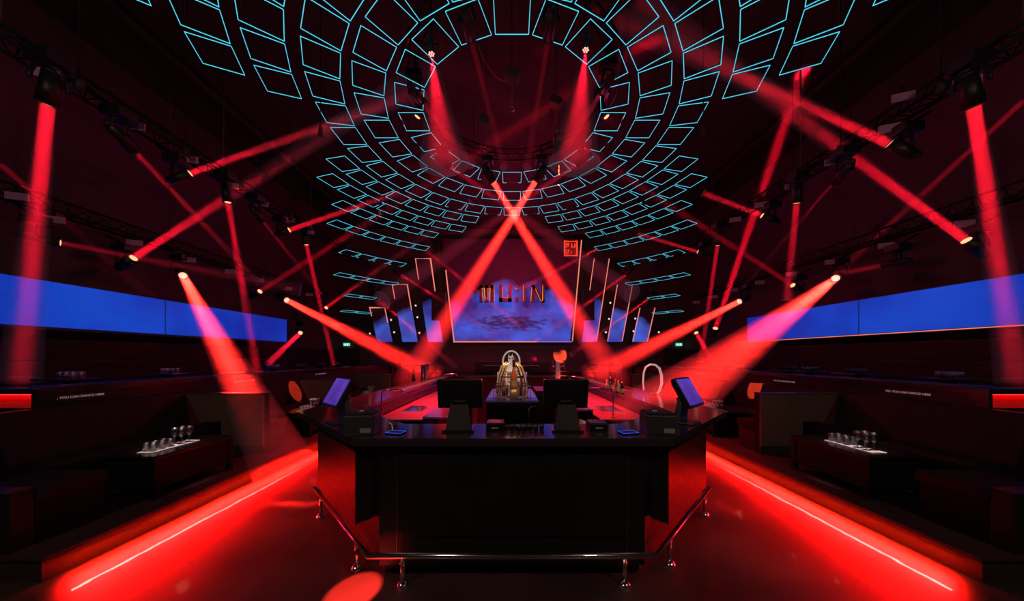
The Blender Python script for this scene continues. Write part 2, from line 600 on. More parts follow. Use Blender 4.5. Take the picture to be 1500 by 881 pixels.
bar_letter('letter', [[(705, 441), (705, 421), (721, 421), (721, 441)], [(713, 421), (713, 441)]],
           [[(707.5, 442), (706.5, 423), (709.5, 423), (711, 440)], [(715, 440), (715, 423), (718, 423), (717.5, 441)], [(724, 443), (724, 419)]])
bar_letter('letter', [[(733.5, 420), (733.5, 440), (747, 440), (747, 420)]], [[(736.5, 421), (736.5, 437), (744, 437), (744, 433)]])
bar_letter('colon', [[(757, 421), (757, 422)], [(757, 439), (757, 440)]], [[(754.5, 422), (756, 425), (759, 424)]])
bar_letter('letter', [[(768.5, 420), (768.5, 440)]], [[(766.5, 442), (766.5, 419)]])
bar_letter('letter', [[(781, 441), (781, 420), (795, 441), (795, 420)]], [[(777.5, 442), (779, 422)], [(784, 424), (792, 442), (794.5, 441), (794.8, 419)]])

# red seal sign
p = P(836, 364.5, 14.6)
t = thing('seal_sign', 'small glowing red square seal sign hung right of the stage screen top', 'sign', p)
u = 14.6 / F
MB().box(-9 * u, 9 * u, 0, 0.1, -10.5 * u, 10.5 * u, 0.02).build('back_plate', M_red_back, t)
fr = [(-9, -10.5), (9, -10.5), (9, 10.5), (-9, 10.5)]
MB().tube([(x * u, -0.03, z * u) for x, z in fr], 0.035, 6, True).build('border_tube', M_red_sign, t)
gl = [[(-6, 1.5), (-6, 7.5), (-3.5, 7.5), (-3.5, 2), (-3.5, 7.5), (-1, 7.5), (-1, 1.5)], [(1.5, 7.5), (1.5, 2), (6, 2), (6, 7.5)],
      [(-6, -1.5), (-6, -7.5), (-3, -7.5)], [(-3, -1.5), (-3, -5)], [(0.5, -7.5), (0.5, -1.5), (3.2, -7.5), (6, -1.5), (6, -7.5)]]
for g in gl:
    MB().tube([(x * u, -0.03, z * u) for x, z in g], 0.025, 6).build('glyph_tube', M_red_sign, t)
MB().cyl((0, 0.05, 10.5 * u), (0, 0.05, ZC - p.z), 0.012, n=6).build('suspension_cable', M_cable, t)

# ------------------------------------------------------------------ exit doors
for s in (-1, 1):
    xx = s * 8.25
    mb = MB().box(xx - 0.5, xx + 0.5, YB - 0.05, YB - 0.031, 0, 2.1, 0.005)
    d = struct('door_%d' % (1 if s < 0 else 2), mb, M_matte)
    MB().box(xx + 0.35, xx + 0.38, YB - 0.1, YB - 0.05, 0.9, 1.2).build('door_handle', M_steel, d)
    t = thing('exit_sign', 'green and white exit sign over the door %s of the stage' % side_word(s), 'sign', (s * 8.42 if s < 0 else 8.5, YB - 0.12, 2.29), group='exit signs over the far doors')
    MB().box(-0.15, 0.15, 0, 0.08, -0.07, 0.07, 0.01).build('sign_box', M_exit, t)
    mb = MB().prism([(-0.11, -0.01), (-0.03, -0.05), (-0.03, 0.03)], 'y', -0.012, -0.002)
    mb.box(-0.03, 0.0, -0.012, -0.002, -0.02, 0.0)
    mb.build('arrow', M_exitw, t)
    mb = MB()
    mb.cyl((0.06, -0.012, 0.045), (0.06, -0.002, 0.045), 0.014, n=10)
    mb.prism([(0.035, 0.025), (0.07, 0.03), (0.085, 0.0), (0.06, -0.055), (0.05, -0.055), (0.06, -0.01), (0.03, -0.03), (0.025, -0.02), (0.048, 0.0)], 'y', -0.012, -0.002)
    mb.build('running_man', M_exitw, t)

# ------------------------------------------------------------------ ceiling rings of square neon outlines
HU = 4.85
CYR = 1.335 * HU
ORD = ['', 'first', 'second', 'third', 'fourth', 'fifth', 'sixth', 'seventh', 'eighth', 'ninth', 'tenth', 'eleventh', 'twelfth', 'thirteenth', 'fourteenth', 'fifteenth', 'sixteenth', 'seventeenth', 'eighteenth']
PS = 0.1035 * HU
#      name, inner R, height, centres (deg; 0 = towards the camera, + = left), full?
RINGS = [('innermost', .364, 1.0, [18 * k for k in range(-9, 11)]),
         ('second', .504, .969, [180 / 14 * k for k in range(-13, 15)]),
         ('third', .643, .939, [10 * k for k in range(-17, 19)])]


def both(L):
    return L + [-a for a in L]


RINGS += [('fourth', .787, .933, both([160 - 8.2 * i for i in range(8)] + [71.4 - 8.2 * i for i in range(8)])),
          ('fifth', .923, .912, both([156.4 - 7.0 * i for i in range(8)] + [66.5 - 6.92 * i for i in range(8)])),
          ('sixth', 1.062, .888, both([147.4 - 5.95 * i for i in range(6)] + [56.5 - 5.95 * i for i in range(7)])),
          ('seventh', 1.200, .826, both([146.4 - 5.24 * i for i in range(6)] + [56.3 - 5.24 * i for i in range(6)])),
          ('eighth', 1.340, .712, both([140.6 - 4.74 * i for i in range(4)])),
          ('ninth', 1.48, .586, both([140.3 - 4.29 * i for i in range(4)])),
          ('tenth', 1.62, .473, both([135.8 - 3.9 * i for i in range(2)])),
          ('outermost', 1.76, .366, both([136.2 - 3.6 * i for i in range(2)]))]


def proj(p):
    return CX + p.x * F / p.y, HY - (p.z - CZ) * F / p.y


def neon_mesh(gap=None):
    """square outline of thin tube on the underside of a black carrier frame; gap = list of (side, t0, t1) pieces left dark"""
    h = PS / 2
    cs = [(-h, -h), (h, -h), (h, h), (-h, h)]
    r = 0.0052
    mb = MB()
    for i in range(4):
        a, b = Vector((*cs[i], 0)), Vector((*cs[(i + 1) % 4], 0))
        seg = [(0, 1)]
        if gap:
            for sd, t0, t1 in gap:
                if sd == i:
                    seg = [(0, t0), (t1, 1)]
        for t0, t1 in seg:
            if t1 - t0 > 0.02:
                mb.cyl(a.lerp(b, t0), a.lerp(b, t1), r, n=6)
    return mb


def carrier_mesh():
    h = PS / 2
    mb = MB()
    for x0, x1, y0, y1 in ((-h, h, -h, -h + .008), (-h, h, h - .008, h), (-h, -h + .008, -h, h), (h - .008, h, -h, h)):
        mb.box(x0, x1, y0, y1, 0.006, 0.018)
    return mb


protos = {}


def neon_thing(label, group, loc, rz, kind, cable):
    t = thing('neon_square', label, 'light panel', loc, rz, group)
    if kind not in protos:
        g = {0: None, 1: [(0, .35, .62)], 2: [(0, .15, .8)], 3: [(1, .3, .75)]}[kind]
        a = neon_mesh(g).build('neon_outline', M_neon, t)
        b = carrier_mesh().build('carrier_frame', M_cable, t)
        protos[kind] = (a, b)
    else:
        for q in protos[kind]:
            c = q.copy()
            C.objects.link(c)
            c.parent = t
    if ('cable', cable) not in protos:
        mb = MB()
        for x in (-PS / 2 + .01, PS / 2 - .01):
            mb.cyl((x, -PS / 2 + .004, 0.018), (x, -PS / 2 + .004, cable), 0.002, n=4)
        protos[('cable', cable)] = mb.build('suspension_cable', M_cable, t)
    else:
        c = protos[('cable', cable)].copy()
        C.objects.link(c)
        c.parent = t
    return t


for name, R, h, cen in RINGS:
    rm = R * HU + PS / 2
    vis = []
    for a in cen:
        ar = math.radians(a)
        p = Vector((-math.sin(ar) * rm, CYR - math.cos(ar) * rm, CZ + h * HU))
        if p.y < 0.5:
            continue
        x, y = proj(p)
        if y < -45 or x < -60 or x > 1560:
            continue
        vis.append((a, p))
    for far in (0, 1):
        for s in (1, -1):
            grp = sorted([(abs(abs(a) - (180 if far else 0)), a, p) for a, p in vis if (abs(a) > 90) == bool(far) and (a > 0.01 if s > 0 else a < -0.01) and abs(a - 180) > 0.01])
            for k, (_, a, p) in enumerate(grp):
                lab = 'cyan neon square in the %s ceiling ring, %s %s from its %s middle' % (name, ORD[k + 1], 'leftward' if s > 0 else 'rightward', 'far' if far else 'near')
                kind = 0
                if name == 'innermost' and abs(a) in (90, 108, 162, 144):
                    kind = 2 if abs(a) == 162 else 1
                if name == 'third' and far and k in (0, 2):
                    kind = 2
                if name == 'eighth':
                    kind = 2
                neon_thing(lab, 'cyan neon squares of the %s ceiling ring' % name, p, -math.radians(a) , kind, round(ZC - p.z, 3))
        for a, p in vis:
            if (abs(a) < 0.01 and not far) or (abs(a - 180) < 0.01 and far):
                neon_thing('cyan neon square in the %s ceiling ring, at its very %s middle' % (name, 'far' if far else 'near'), 'cyan neon squares of the %s ceiling ring' % name, p, -math.radians(a), 2 if (far and name == 'innermost') else 0, round(ZC - p.z, 3))

# ------------------------------------------------------------------ trusses
def truss_run(a, b, w=0.28, n=10):
    """triangular lattice truss from a to b"""
    mb = MB()
    a, b = Vector(a), Vector(b)
    d = (b - a).normalized()
    sx = d.cross(Vector((0, 0, 1))).normalized() * w / 2
    up = Vector((0, 0, w * 0.85))
    offs = [sx, -sx, up]
    for o in offs:
        mb.cyl(a + o, b + o, 0.022, n=6)
    for i in range(n):
        p0, p1 = a.lerp(b, i / n), a.lerp(b, (i + 1) / n)
        for j in range(3):
            mb.cyl(p0 + offs[j], p1 + offs[(j + 1) % 3], 0.01, n=4)
            mb.cyl(p0 + offs[j], p0 + offs[(j + 1) % 3], 0.01, n=4)
    return mb


for s in (-1, 1):
    for X, Z, y0, y1, w in ((5.95, 5.35, 2.6, 13.0, 'upper'), (7.95, 4.2, 3.6, 13.5, 'lower')):
        t = thing('lighting_truss', 'black %s lighting truss running along the %s side' % (w, side_word(s)), 'truss', (s * X, y0, Z), group='lighting trusses along the sides')
        truss_run((0, 0, 0), (0, y1 - y0, 0), n=34).build('lattice', M_truss, t)
        for k in range(4):
            yy = (y1 - y0) * (0.1 + 0.27 * k)
            MB().cyl((0, yy, 0.24), (0, yy, ZC - Z), 0.012, n=6).build('suspension_cable', M_cable, t)
# ring truss inside the neon rings
t = thing('ring_truss', 'black circular lighting truss above the innermost neon ring', 'truss', (0, CYR, 7.1))
mb = MB()
N = 40
for R0, z in ((1.9, 0), (2.15, 0), (2.02, 0.22)):
    mb.tube([(R0 * math.cos(2 * PI * i / N), R0 * math.sin(2 * PI * i / N), z) for i in range(N)], 0.022, 6, True)
for i in range(N):
    a, b = 2 * PI * i / N, 2 * PI * (i + 1) / N
    A = [Vector((R0 * math.cos(a), R0 * math.sin(a), z)) for R0, z in ((1.9, 0), (2.15, 0), (2.02, 0.22))]
    B = [Vector((R0 * math.cos(b), R0 * math.sin(b), z)) for R0, z in ((1.9, 0), (2.15, 0), (2.02, 0.22))]
    for j in range(3):
        mb.cyl(A[j], B[(j + 1) % 3], 0.009, n=4)
mb.build('lattice', M_truss, t)
mb = MB()
for k in range(6):
    a = PI / 3 * k
    mb.cyl((2.02 * math.cos(a), 2.02 * math.sin(a), 0.22), (2.02 * math.cos(a), 2.02 * math.sin(a), ZC - 7.1), 0.012, n=6)
mb.build('suspension_cable', M_cable, t)

# chain hoists hanging inside the ring
for x, y, Y, w in ((750, 112, 5.6, 'nearest'), (712, 178, 6.6, 'left'), (814, 150, 6.6, 'right')):
    p = P(x, y, Y)
    t = thing('chain_hoist', 'black chain hoist with hook hanging inside the neon rings, the %s one' % w, 'hoist', p, group='chain hoists inside the rings')
    MB().box(-0.13, 0.13, -0.09, 0.09, -0.08, 0.08, 0.02).xf(Matrix.Rotation(0.45, 4, 'Y')).build('motor_box', mat('hoist_paint', (0.05, 0.035, 0.035), 0.4), t)
    mb = MB()
    k = 0
    z = -0.08
    while z > -0.5:
        mb.tube([(0.012 * math.cos(q) if k % 2 else 0, 0 if k % 2 else 0.012 * math.cos(q), z + 0.022 * math.sin(q)) for q in [i * PI / 4 for i in range(8)]], 0.004, 4, True)
        z -= 0.036
        k += 1
    mb.build('chain', M_steel, t)
    MB().tube([(0.0, 0, -0.5), (0.0, 0, -0.54), (0.035, 0, -0.57), (0.04, 0, -0.61), (0.0, 0, -0.64), (-0.035, 0, -0.61)], 0.009, 6).build('hook', M_chrome, t)
    MB().cyl((0, 0, 0.08), (0, 0, ZC - p.z), 0.01, n=6).build('suspension_cable', M_cable, t)
t = thing('loose_cable', 'thin cable sagging from the near ring panels to the middle hoist', 'cable', P(700, 62, 5.0))
q0 = P(700, 62, 5.0)
MB().tube([P(700 + 44 * k / 10 , 62 + 58 * math.sin(k / 10 * PI / 2) ** 0.7 if k else 62, 5.0 + 0.06 * k) - q0 for k in range(11)], 0.005, 5).build('sagging_wire', mat('warm_wire', (0.3, 0.1, 0.05), 0.5), t)

# ------------------------------------------------------------------ beams
BEAM_COL = (1.0, 0.005, 0.026)
HOT_COL = (1.0, 0.016, 0.010)


def haze_mat(sig):
    nm = 'haze_%.3f' % sig
    if nm in MATS:
        return MATS[nm]
    m = bpy.data.materials.new(nm)
    m.use_nodes = True
    nt = m.node_tree
    nt.nodes.clear()
    o = nt.nodes.new('ShaderNodeOutputMaterial')
    v = nt.nodes.new('ShaderNodeVolumeScatter')
    v.inputs['Color'].default_value = (1, 1, 1, 1)
    v.inputs['Density'].default_value = sig
    nt.links.new(v.outputs[0], o.inputs['Volume'])
    m.cycles.homogeneous_volume = True
    m.cycles.volume_sampling = 'EQUIANGULAR'
    MATS[nm] = m
    return m


def head_fixture(label, group, p, d, r, hot, mount):
    """moving head: base hangs from above, yoke, head along d with a lens at p. r = lens radius"""
    t = thing('moving_head_light', label, 'stage light', p, group=group)
    r = max(r, 0.05)
    R = r * 1.25 + 0.02
    L = 0.30 + r
    c = -d * (L * 0.6)             # tilt axis
    MB().cyl(-d * 0.012, -d * L, R, R * 0.72, 18).cyl(-d * L, -d * (L + 0.05), R * 0.72, R * 0.35, 18).build('head', M_plastic, t)
    MB().tube([(Vector(q)) for q in ring_pts(d, -d * 0.005, R * 0.92)], 0.012, 6, True).build('lens_ring', M_matte, t)
    MB().cyl(-d * 0.011, -d * 0.003, r * 0.92, n=18).build('lens', M_lens_hot if hot else M_lens, t)
    ax = d.cross(Vector((0, 0, 1)))
    ax = ax.normalized() if ax.length > 0.05 else Vector((1, 0, 0))
    w = R + 0.035
    top = c + Vector((0, 0, R + 0.14))
    mb = MB()
    for s in (-1, 1):
        mb.tube([c + ax * s * w, c + ax * s * w + Vector((0, 0, R * 0.6)), top + ax * s * w * 0.6, top], 0.02, 8)
    mb.build('yoke', M_plastic, t)
    b = top + Vector((0, 0, 0.0))
    MB().box(b.x - 0.14, b.x + 0.14, b.y - 0.12, b.y + 0.12, b.z, b.z + 0.13, 0.015).build('base_box', M_plastic, t)
    if mount:
        MB().cyl(b + Vector((0, 0, 0.12)), b + Vector((math.copysign(0.36, p.x) if abs(p.x) > 5 else 0, 0, 0.13 + mount)), 0.02, n=8).build('mount_clamp', M_truss, t)
    return t


def ring_pts(d, c, R, n=18):
    q = d.to_track_quat('Z', 'Y').to_matrix()
    return [c + q @ Vector((R * math.cos(2 * PI * i / n), R * math.sin(2 * PI * i / n), 0)) for i in range(n)]


def beam(x0, y0, Y0, x1, y1, Y1, w0, w1, E, sig, label, hot=False, fixture=None, group=None, mount=0.2, fgroup='moving heads on the side trusses', spot=None):
    a, b = P(x0, y0, Y0), P(x1, y1, Y1)
    L = (b - a).length
    d = (b - a).normalized()
    r0 = max(0.02, w0 * Y0 / F / 2)
    r1 = max(r0 * 1.02, w1 * Y1 / F / 2)
    half = math.atan((r1 - r0) / L)
    if fixture:
        head_fixture(fixture, fgroup, a, d, r0, hot, mount)
    # the haze that the lamp lights, along its path
    t0 = 0.004
    mb = MB().cyl(d * t0, b - a, r0 * 1.02, r1 * 1.04 + 0.01, 28)
    o = mb.build('light_beam', haze_mat(sig), None, a)
    tag(o, label, 'light beam', 'red light beams in the haze', kind='stuff' if False else 'thing')
    ld = bpy.data.lights.new('beam_lamp', 'AREA')
    ld.shape = 'DISK'
    ld.size = 2 * r0 * 0.9
    ld.spread = max(2 * half * (1.25 if hot else 1.0), math.radians(0.8))
    ld.energy = E * (2.8 if hot else 2.0) * PI * r0 * r0
    lo = bpy.data.objects.new('beam_lamp', ld)
    lo.location = a + d * 0.006
    ld.color = HOT_COL if hot else BEAM_COL
    lo.rotation_euler = (-d).to_track_quat('Z', 'Y').to_euler()
    C.objects.link(lo)
    return o


Uy = lambda x: 5.5 * F / abs(x - CX)
Ly = lambda x: 7.5 * F / abs(x - CX)
B = []
#     x0   y0   Y0        x1   y1   Y1   w0 w1  E   sigma
# left upper row
beam(70, 154, Uy(70), 30, 558, 4.2, 15, 36, 130, .5, 'broad red beam dropping straight down near the left edge of the place', fixture='moving head throwing the broad vertical beam near the left side', )
beam(196, 220, Uy(195), 375, 410, 7.2, 7, 8, 60, .30, 'thin dim red beam slanting down right from the second left truss light', fixture='second moving head of the left upper truss')
beam(279, 254, Uy(277), 640, 128, 6.2, 8, 18, 110, .5, 'red beam from the third left upper light rising gently to the right', fixture='third moving head of the left upper truss, aimed up and right')
beam(334, 297, Uy(334), 377, 545, 6.4, 8, 14, 110, .30, 'narrow red beam falling steeply across the end of the left blue screen', fixture='fourth moving head of the left upper truss, aimed down')
beam(385, 324, Uy(385), 470, 430, 8.5, 4, 5, 50, .25, 'very thin dim beam left of the neon rings slanting down right', fixture='fifth moving head of the left upper truss, nearly dark')
beam(424, 337, Uy(423), 585, 282, 8.0, 7, 10, 90, .4, 'red beam running from left of the rings up into their far rows', fixture='sixth moving head of the left upper truss, aimed at the rings')
beam(449, 359, Uy(449), 489, 535, 9.0, 6, 9, 110, .25, 'narrow red beam falling to the far left booths', fixture='seventh moving head of the left upper truss, aimed down')
# left lower row
beam(89, 356, Ly(88), 440, 424, 7.5, 7, 20, 45, .22, 'faint wide beam running level above the left blue screen', fixture='first moving head of the left lower truss, aimed along the wall')
beam(196, 378, Ly(195), 640, 92, 6.0, 10, 27, 85, .42, 'wide dim beam rising from the left lower truss across the thin one', fixture='second moving head of the left lower truss, aimed up and right')
beam(268, 404, Ly(268), 420, 690, 4.15, 10, 74, 1300, .2, 'blazing orange red cone falling in front of the left blue screen', hot=True, fixture='blazing moving head over the left blue screen')
beam(381, 427, Ly(380), 945, 67, 6.52, 7, 32, 170, .03, 'thin red beam rising from left of the dark wall up through the far ring rows', fixture='fourth moving head of the left lower truss, aimed up and right')
beam(420, 440, Ly(420), 640, 553, 9.3, 8, 36, 900, .22, 'blazing red beam shooting right towards the far end of the bar on the left', hot=True, fixture='blazing moving head past the end of the left blue screen')
beam(440, 488, 12.0, 393, 533, 8.8, 6, 8, 130, .35, 'short red beam below the left blue screen end pointing down left', fixture='low moving head by the far end of the left blue screen')
beam(478, 451, 12.6, 690, 297, 9.5, 5, 10, 60, .25, 'long faint beam rising right under the neon rings on the left', fixture='last moving head of the left lower truss')
# stage left
beam(625, 368, 12.6, 762, 478, 14.9, 4, 8, 150, .3, 'thin bright beam crossing the stage screen corner from the upper left', fixture='small moving head left above the stage screen', fgroup='moving heads around the stage')
beam(587, 403, 12.6, 731, 493, 14.9, 4, 7, 140, .3, 'thin bright beam below it crossing the left half of the stage screen', fixture='small moving head level with the MU:IN letters on the left', fgroup='moving heads around the stage')
beam(553, 438, 12.6, 668, 538, 14.6, 4, 8, 120, .3, 'thin red beam running past the left strip screens to the wall below', fixture='small moving head over the outer left strip screen', fgroup='moving heads around the stage')
# centre
beam(722, 266, 8.05, 905, 562, 13.9, 9, 42, 1500, .14, 'broad bright beam from the left centre light crossing down to the right', hot=True, fixture='left one of the two bright central moving heads', fgroup='moving heads on the ring truss', mount=.3)
beam(785, 265, 8.05, 595, 562, 13.9, 9, 42, 1500, .14, 'broad bright beam from the right centre light crossing down to the left', hot=True, fixture='right one of the two bright central moving heads', fgroup='moving heads on the ring truss', mount=.3)
beam(659, 244, 7.4, 925, 430, 11.5, 7, 26, 50, .24, 'dimmer beam from the left of the ring passing behind the bright crossing', fixture='moving head on the left of the ring truss', fgroup='moving heads on the ring truss', mount=.3)
beam(844, 241, 7.3, 560, 440, 11.5, 7, 26, 50, .24, 'dimmer beam from the right of the ring passing behind the bright crossing', fixture='moving head on the right of the ring truss', fgroup='moving heads on the ring truss', mount=.3)
beam(690, 58, 4.7, 738, 245, 7.3, 9, 11, 26, .1, 'faint upright beam seen through the ring on the left of its middle', fixture='dark moving head over the near left of the ring', fgroup='moving heads on the ring truss', mount=.3)
beam(803, 58, 4.7, 772, 245, 7.3, 9, 11, 26, .1, 'faint upright beam seen through the ring on the right of its middle', fixture='dark moving head over the near right of the ring', fgroup='moving heads on the ring truss', mount=.3)
beam(617, 148, 5.9, 690, 240, 8.0, 8, 14, 30, .2, 'faint slanting beam inside the left edge of the ring', fixture='moving head on the far left of the ring truss', fgroup='moving heads on the ring truss', mount=.3)
beam(882, 135, 5.7, 812, 240, 8.0, 8, 14, 30, .2, 'faint slanting beam inside the right edge of the ring', fixture='moving head on the far right of the ring truss', fgroup='moving heads on the ring truss', mount=.3)
# right upper row
beam(1426, 157, Uy(1426), 1490, 560, 4.2, 15, 36, 130, .5, 'broad red beam dropping straight down near the right edge of the place', fixture='moving head throwing the broad vertical beam near the right side')
beam(1303, 211, Uy(1304), 900, 28, 5.8, 12, 30, 90, .45, 'red beam from the second right upper light rising to the left', fixture='second moving head of the right upper truss, aimed up and left')
beam(1222, 267, Uy(1222), 1090, 420, 8.0, 4, 5, 50, .28, 'very thin dim beam slanting down left from the right upper truss', fixture='third moving head of the right upper truss')
beam(1167, 298, Uy(1167), 1153, 440, 6.4, 8, 13, 80, .35, 'narrow red beam falling straight down right of the neon rings', fixture='fourth moving head of the right upper truss, aimed down')
beam(1116, 316, Uy(1117), 1030, 283, 7.0, 7, 10, 70, .4, 'short dim beam pointing up left into the right ring rows', fixture='fifth moving head of the right upper truss')
beam(1051, 360, Uy(1051), 1026, 530, 9.0, 6, 9, 95, .25, 'narrow red beam falling to the far right booths', fixture='sixth moving head of the right upper truss, aimed down')
beam(1022, 369, Uy(1023), 935, 343, 9.5, 5, 9, 80, .35, 'short beam among the far right ring rows pointing up left', fixture='seventh moving head of the right upper truss')
# right lower row
beam(1415, 352, Ly(1416), 930, -3, 5.6, 12, 34, 110, .36, 'long red beam rising left from the light near the right blue screen', fixture='first moving head of the right lower truss, aimed up and left')
beam(1293, 389, Ly(1293), 1225, 402, 7.0, 6, 10, 40, .3, 'short faint beam over the right blue screen pointing left', fixture='second moving head of the right lower truss')
beam(1224, 408, Ly(1224), 902, 651, 4.0, 10, 110, 1700, .2, 'blazing orange red cone crossing the end of the right blue screen to the bar', hot=True, fixture='blazing moving head over the right blue screen')
beam(1161, 418, Ly(1161), 618, 66, 6.5, 7, 30, 170, .03, 'red beam rising left from the dark wall over the right screen', fixture='fourth moving head of the right lower truss, aimed up and left')
beam(1083, 442, Ly(1083), 862, 553, 9.3, 8, 38, 900, .22, 'blazing red beam shooting left towards the far end of the bar on the right', hot=True, fixture='blazing moving head past the end of the right blue screen')
beam(1048, 481, 12.0, 1175, 108, 7.18, 7, 25, 330, .06, 'long red beam rising steeply right from low at the far right', fixture='low moving head at the far right, aimed steeply up')
beam(1020, 488, 12.0, 1052, 545, 10.8, 6, 8, 110, .3, 'short red beam at the far right pointing down right', fixture='low moving head at the far right, aimed down')
# stage right
beam(874, 366, 12.6, 762, 424, 14.9, 4, 8, 120, .3, 'thin bright beam reaching the MU:IN letters from the upper right', fixture='small moving head right above the stage screen', fgroup='moving heads around the stage')
beam(916, 403, 12.6, 798, 491, 14.9, 4, 8, 140, .3, 'thin bright beam crossing the right half of the stage screen', fixture='small moving head level with the MU:IN letters on the right', fgroup='moving heads around the stage')
beam(950, 438, 12.6, 836, 520, 14.6, 4, 8, 120, .3, 'thin red beam running past the right strip screens to the wall below', fixture='small moving head over the outer right strip screen', fgroup='moving heads around the stage')
# crossing from outside the frame
beam(1500, 147, 4.6, 1235, 393, 8.2, 8, 12, 50, .2, 'dim red beam entering from the right edge and falling left to the screen')
beam(0, 240, 4.8, 250, 461, 7.8, 8, 14, 40, .15, 'faint red beam entering from the left edge over the blue screen')

# par cans with soft wide cones inside the ring
for x, y, Y, x1, y1, Y1, w in ((632, 80, 4.66, 652, 240, 4.75, 'left'), (858, 74, 4.6, 841, 240, 4.7, 'right')):
    a, b = P(x, y, Y), P(x1, y1, Y1)
    d = (b - a).normalized()
    t = thing('par_light', 'seven-lens par light on the near %s of the neon ring' % w, 'stage light', a, group='par lights on the ring truss')
    MB().cyl(-d * 0.01, -d * 0.2, 0.06, 0.05, 18).build('can', M_plastic, t)
    q = d.to_track_quat('Z', 'Y').to_matrix()
    for k in range(7):
        c = Vector((0, 0, 0)) if k == 0 else q @ Vector((0.034 * math.cos(k * PI / 3), 0.034 * math.sin(k * PI / 3), 0))
        MB().cyl(c - d * 0.012, c - d * 0.002, 0.013, n=10).build('lens', mat('par_lens', (0, 0, 0), 0.5, emit=(1.0, 0.4, 0.33), es=1.6, sample=False), t)
    MB().tube([Vector((0.12, 0, -0.0)) - d * 0.1, Vector((0.12, 0, 0.15)), Vector((-0.12, 0, 0.15)), Vector((-0.12, 0, 0)) - d * 0.1], 0.012, 6).build('yoke', M_plastic, t)
    MB().cyl((0, 0, 0.15), (0, 0, 7.1 - a.z), 0.015, n=6).build('hanging_pole', M_truss, t)
    L = (b - a).length
    o = MB().cyl(d * 0.02, b - a, 0.05, 0.05 + L * 0.21, 28).build('light_beam', haze_mat(0.2), None, a)
    tag(o, 'soft wide red glow falling from the par light on the near %s of the ring' % w, 'light beam', 'red light beams in the haze')
    ld = bpy.data.lights.new('beam_lamp', 'SPOT')
    ld.spot_size = math.radians(22)
    ld.spot_blend = 0.9
    ld.shadow_soft_size = 0.02
    ld.energy = 130 * 4 * PI
    ld.color = BEAM_COL
    lo = bpy.data.objects.new('beam_lamp', ld)
    lo.location = a + d * 0.002
    lo.rotation_euler = (-d).to_track_quat('Z', 'Y').to_euler()
    C.objects.link(lo)

# pale equipment boxes along the trusses
for row, lst in (('upper', [(72, 109), (196, 184), (277, 233), (338, 272), (384, 299), (423, 322), (453, 340), (1417, 120), (1323, 142), (1303, 188), (1221, 237), (1161, 273), (1115, 300), (1077, 322)]),
                 ('lower', [(25, 288), (80, 322), (197, 356), (277, 381), (338, 398), (380, 411), (422, 423), (453, 432), (1413, 328), (1298, 360), (1218, 384), (1159, 402), (1113, 414), (1076, 425), (1046, 435), (1020, 443)])):
    X = 5.5 if row == 'upper' else 7.5
    cnt = {-1: 0, 1: 0}
    for x, y in lst:
        s = -1 if x < CX else 1
        cnt[s] += 1
        Y = X * F / abs(x - CX)
        p = P(x, y, Y)
        t = thing('driver_box', 'pale box clamped to the %s %s truss, %s from the near end' % (side_word(s), row, ORD[cnt[s]]), 'equipment box', p, group='pale boxes on the side trusses')
        MB().box(-0.12, 0.12, -0.015, 0.015, -0.055, 0.055, 0.004).xf(Matrix.Rotation(s * -0.35, 4, 'Z')).build('case', M_litplate, t)
        MB().box(-0.02, 0.02, -0.01, 0.01, 0.055, 0.16).build('mount_bracket', M_truss, t)

# ------------------------------------------------------------------ bar
CT = 1.08
outer = [(-1.206, 2.35), (1.216, 2.35), (2.40, 3.50), (2.40, 10.2), (-2.40, 10.2), (-2.40, 3.50)]
inner = [(-0.98, 2.86), (0.98, 2.86), (1.80, 3.66), (1.80, 9.6), (-1.80, 9.6), (-1.80, 3.66)]


def frame_prism(outer, inner, z0, z1):
    mb = MB()
    n = len(outer)
    for i in range(n):
        j = (i + 1) % n
        mb.prism([outer[i], outer[j], inner[j], inner[i]], 'z', z0, z1)
    bmesh.ops.remove_doubles(mb.bm, verts=mb.bm.verts[:], dist=1e-4)
    # inner faces between the segments
    seen = {}
    for f in mb.bm.faces:
        k = tuple(sorted(v.index for v in f.verts))
    return mb


o = frame_prism(outer, inner, CT - 0.06, CT).build('bar_worktop', M_top)
tag(o, 'glossy black worktop running round the whole island bar', 'worktop')
t = thing('bar_cabinet', 'black island bar body with panelled front in the middle of the room', 'bar', (0, 0, 0))
bo = [(-1.04, 2.45), (1.04, 2.45), (2.16, 3.58), (2.16, 9.9), (-2.16, 9.9), (-2.16, 3.58)]
bi = [(-0.93, 2.80), (0.93, 2.80), (1.76, 3.64), (1.76, 9.62), (-1.76, 9.62), (-1.76, 3.64)]
frame_prism(bo, bi, 0.06, CT - 0.06).build('body', M_cab, t)
pl = [(x * 0.97, 2.45 + (y - 2.45) * 0.99 + 0.03) for x, y in bo]
frame_prism(pl, bi, 0.0, 0.06).build('plinth', M_matte, t)
fw = 2.43
mb = MB()
mb.box(-0.86, 0.86, fw, 2.45, 0.30, 0.93, 0.006)
mb.build('front_panel', M_cab, t)
for s in (-1, 1):
    MB().box(s * 0.905, s * 0.90, 2.446, 2.45, 0.1, 1.0).build('panel_edge', M_steel, t)
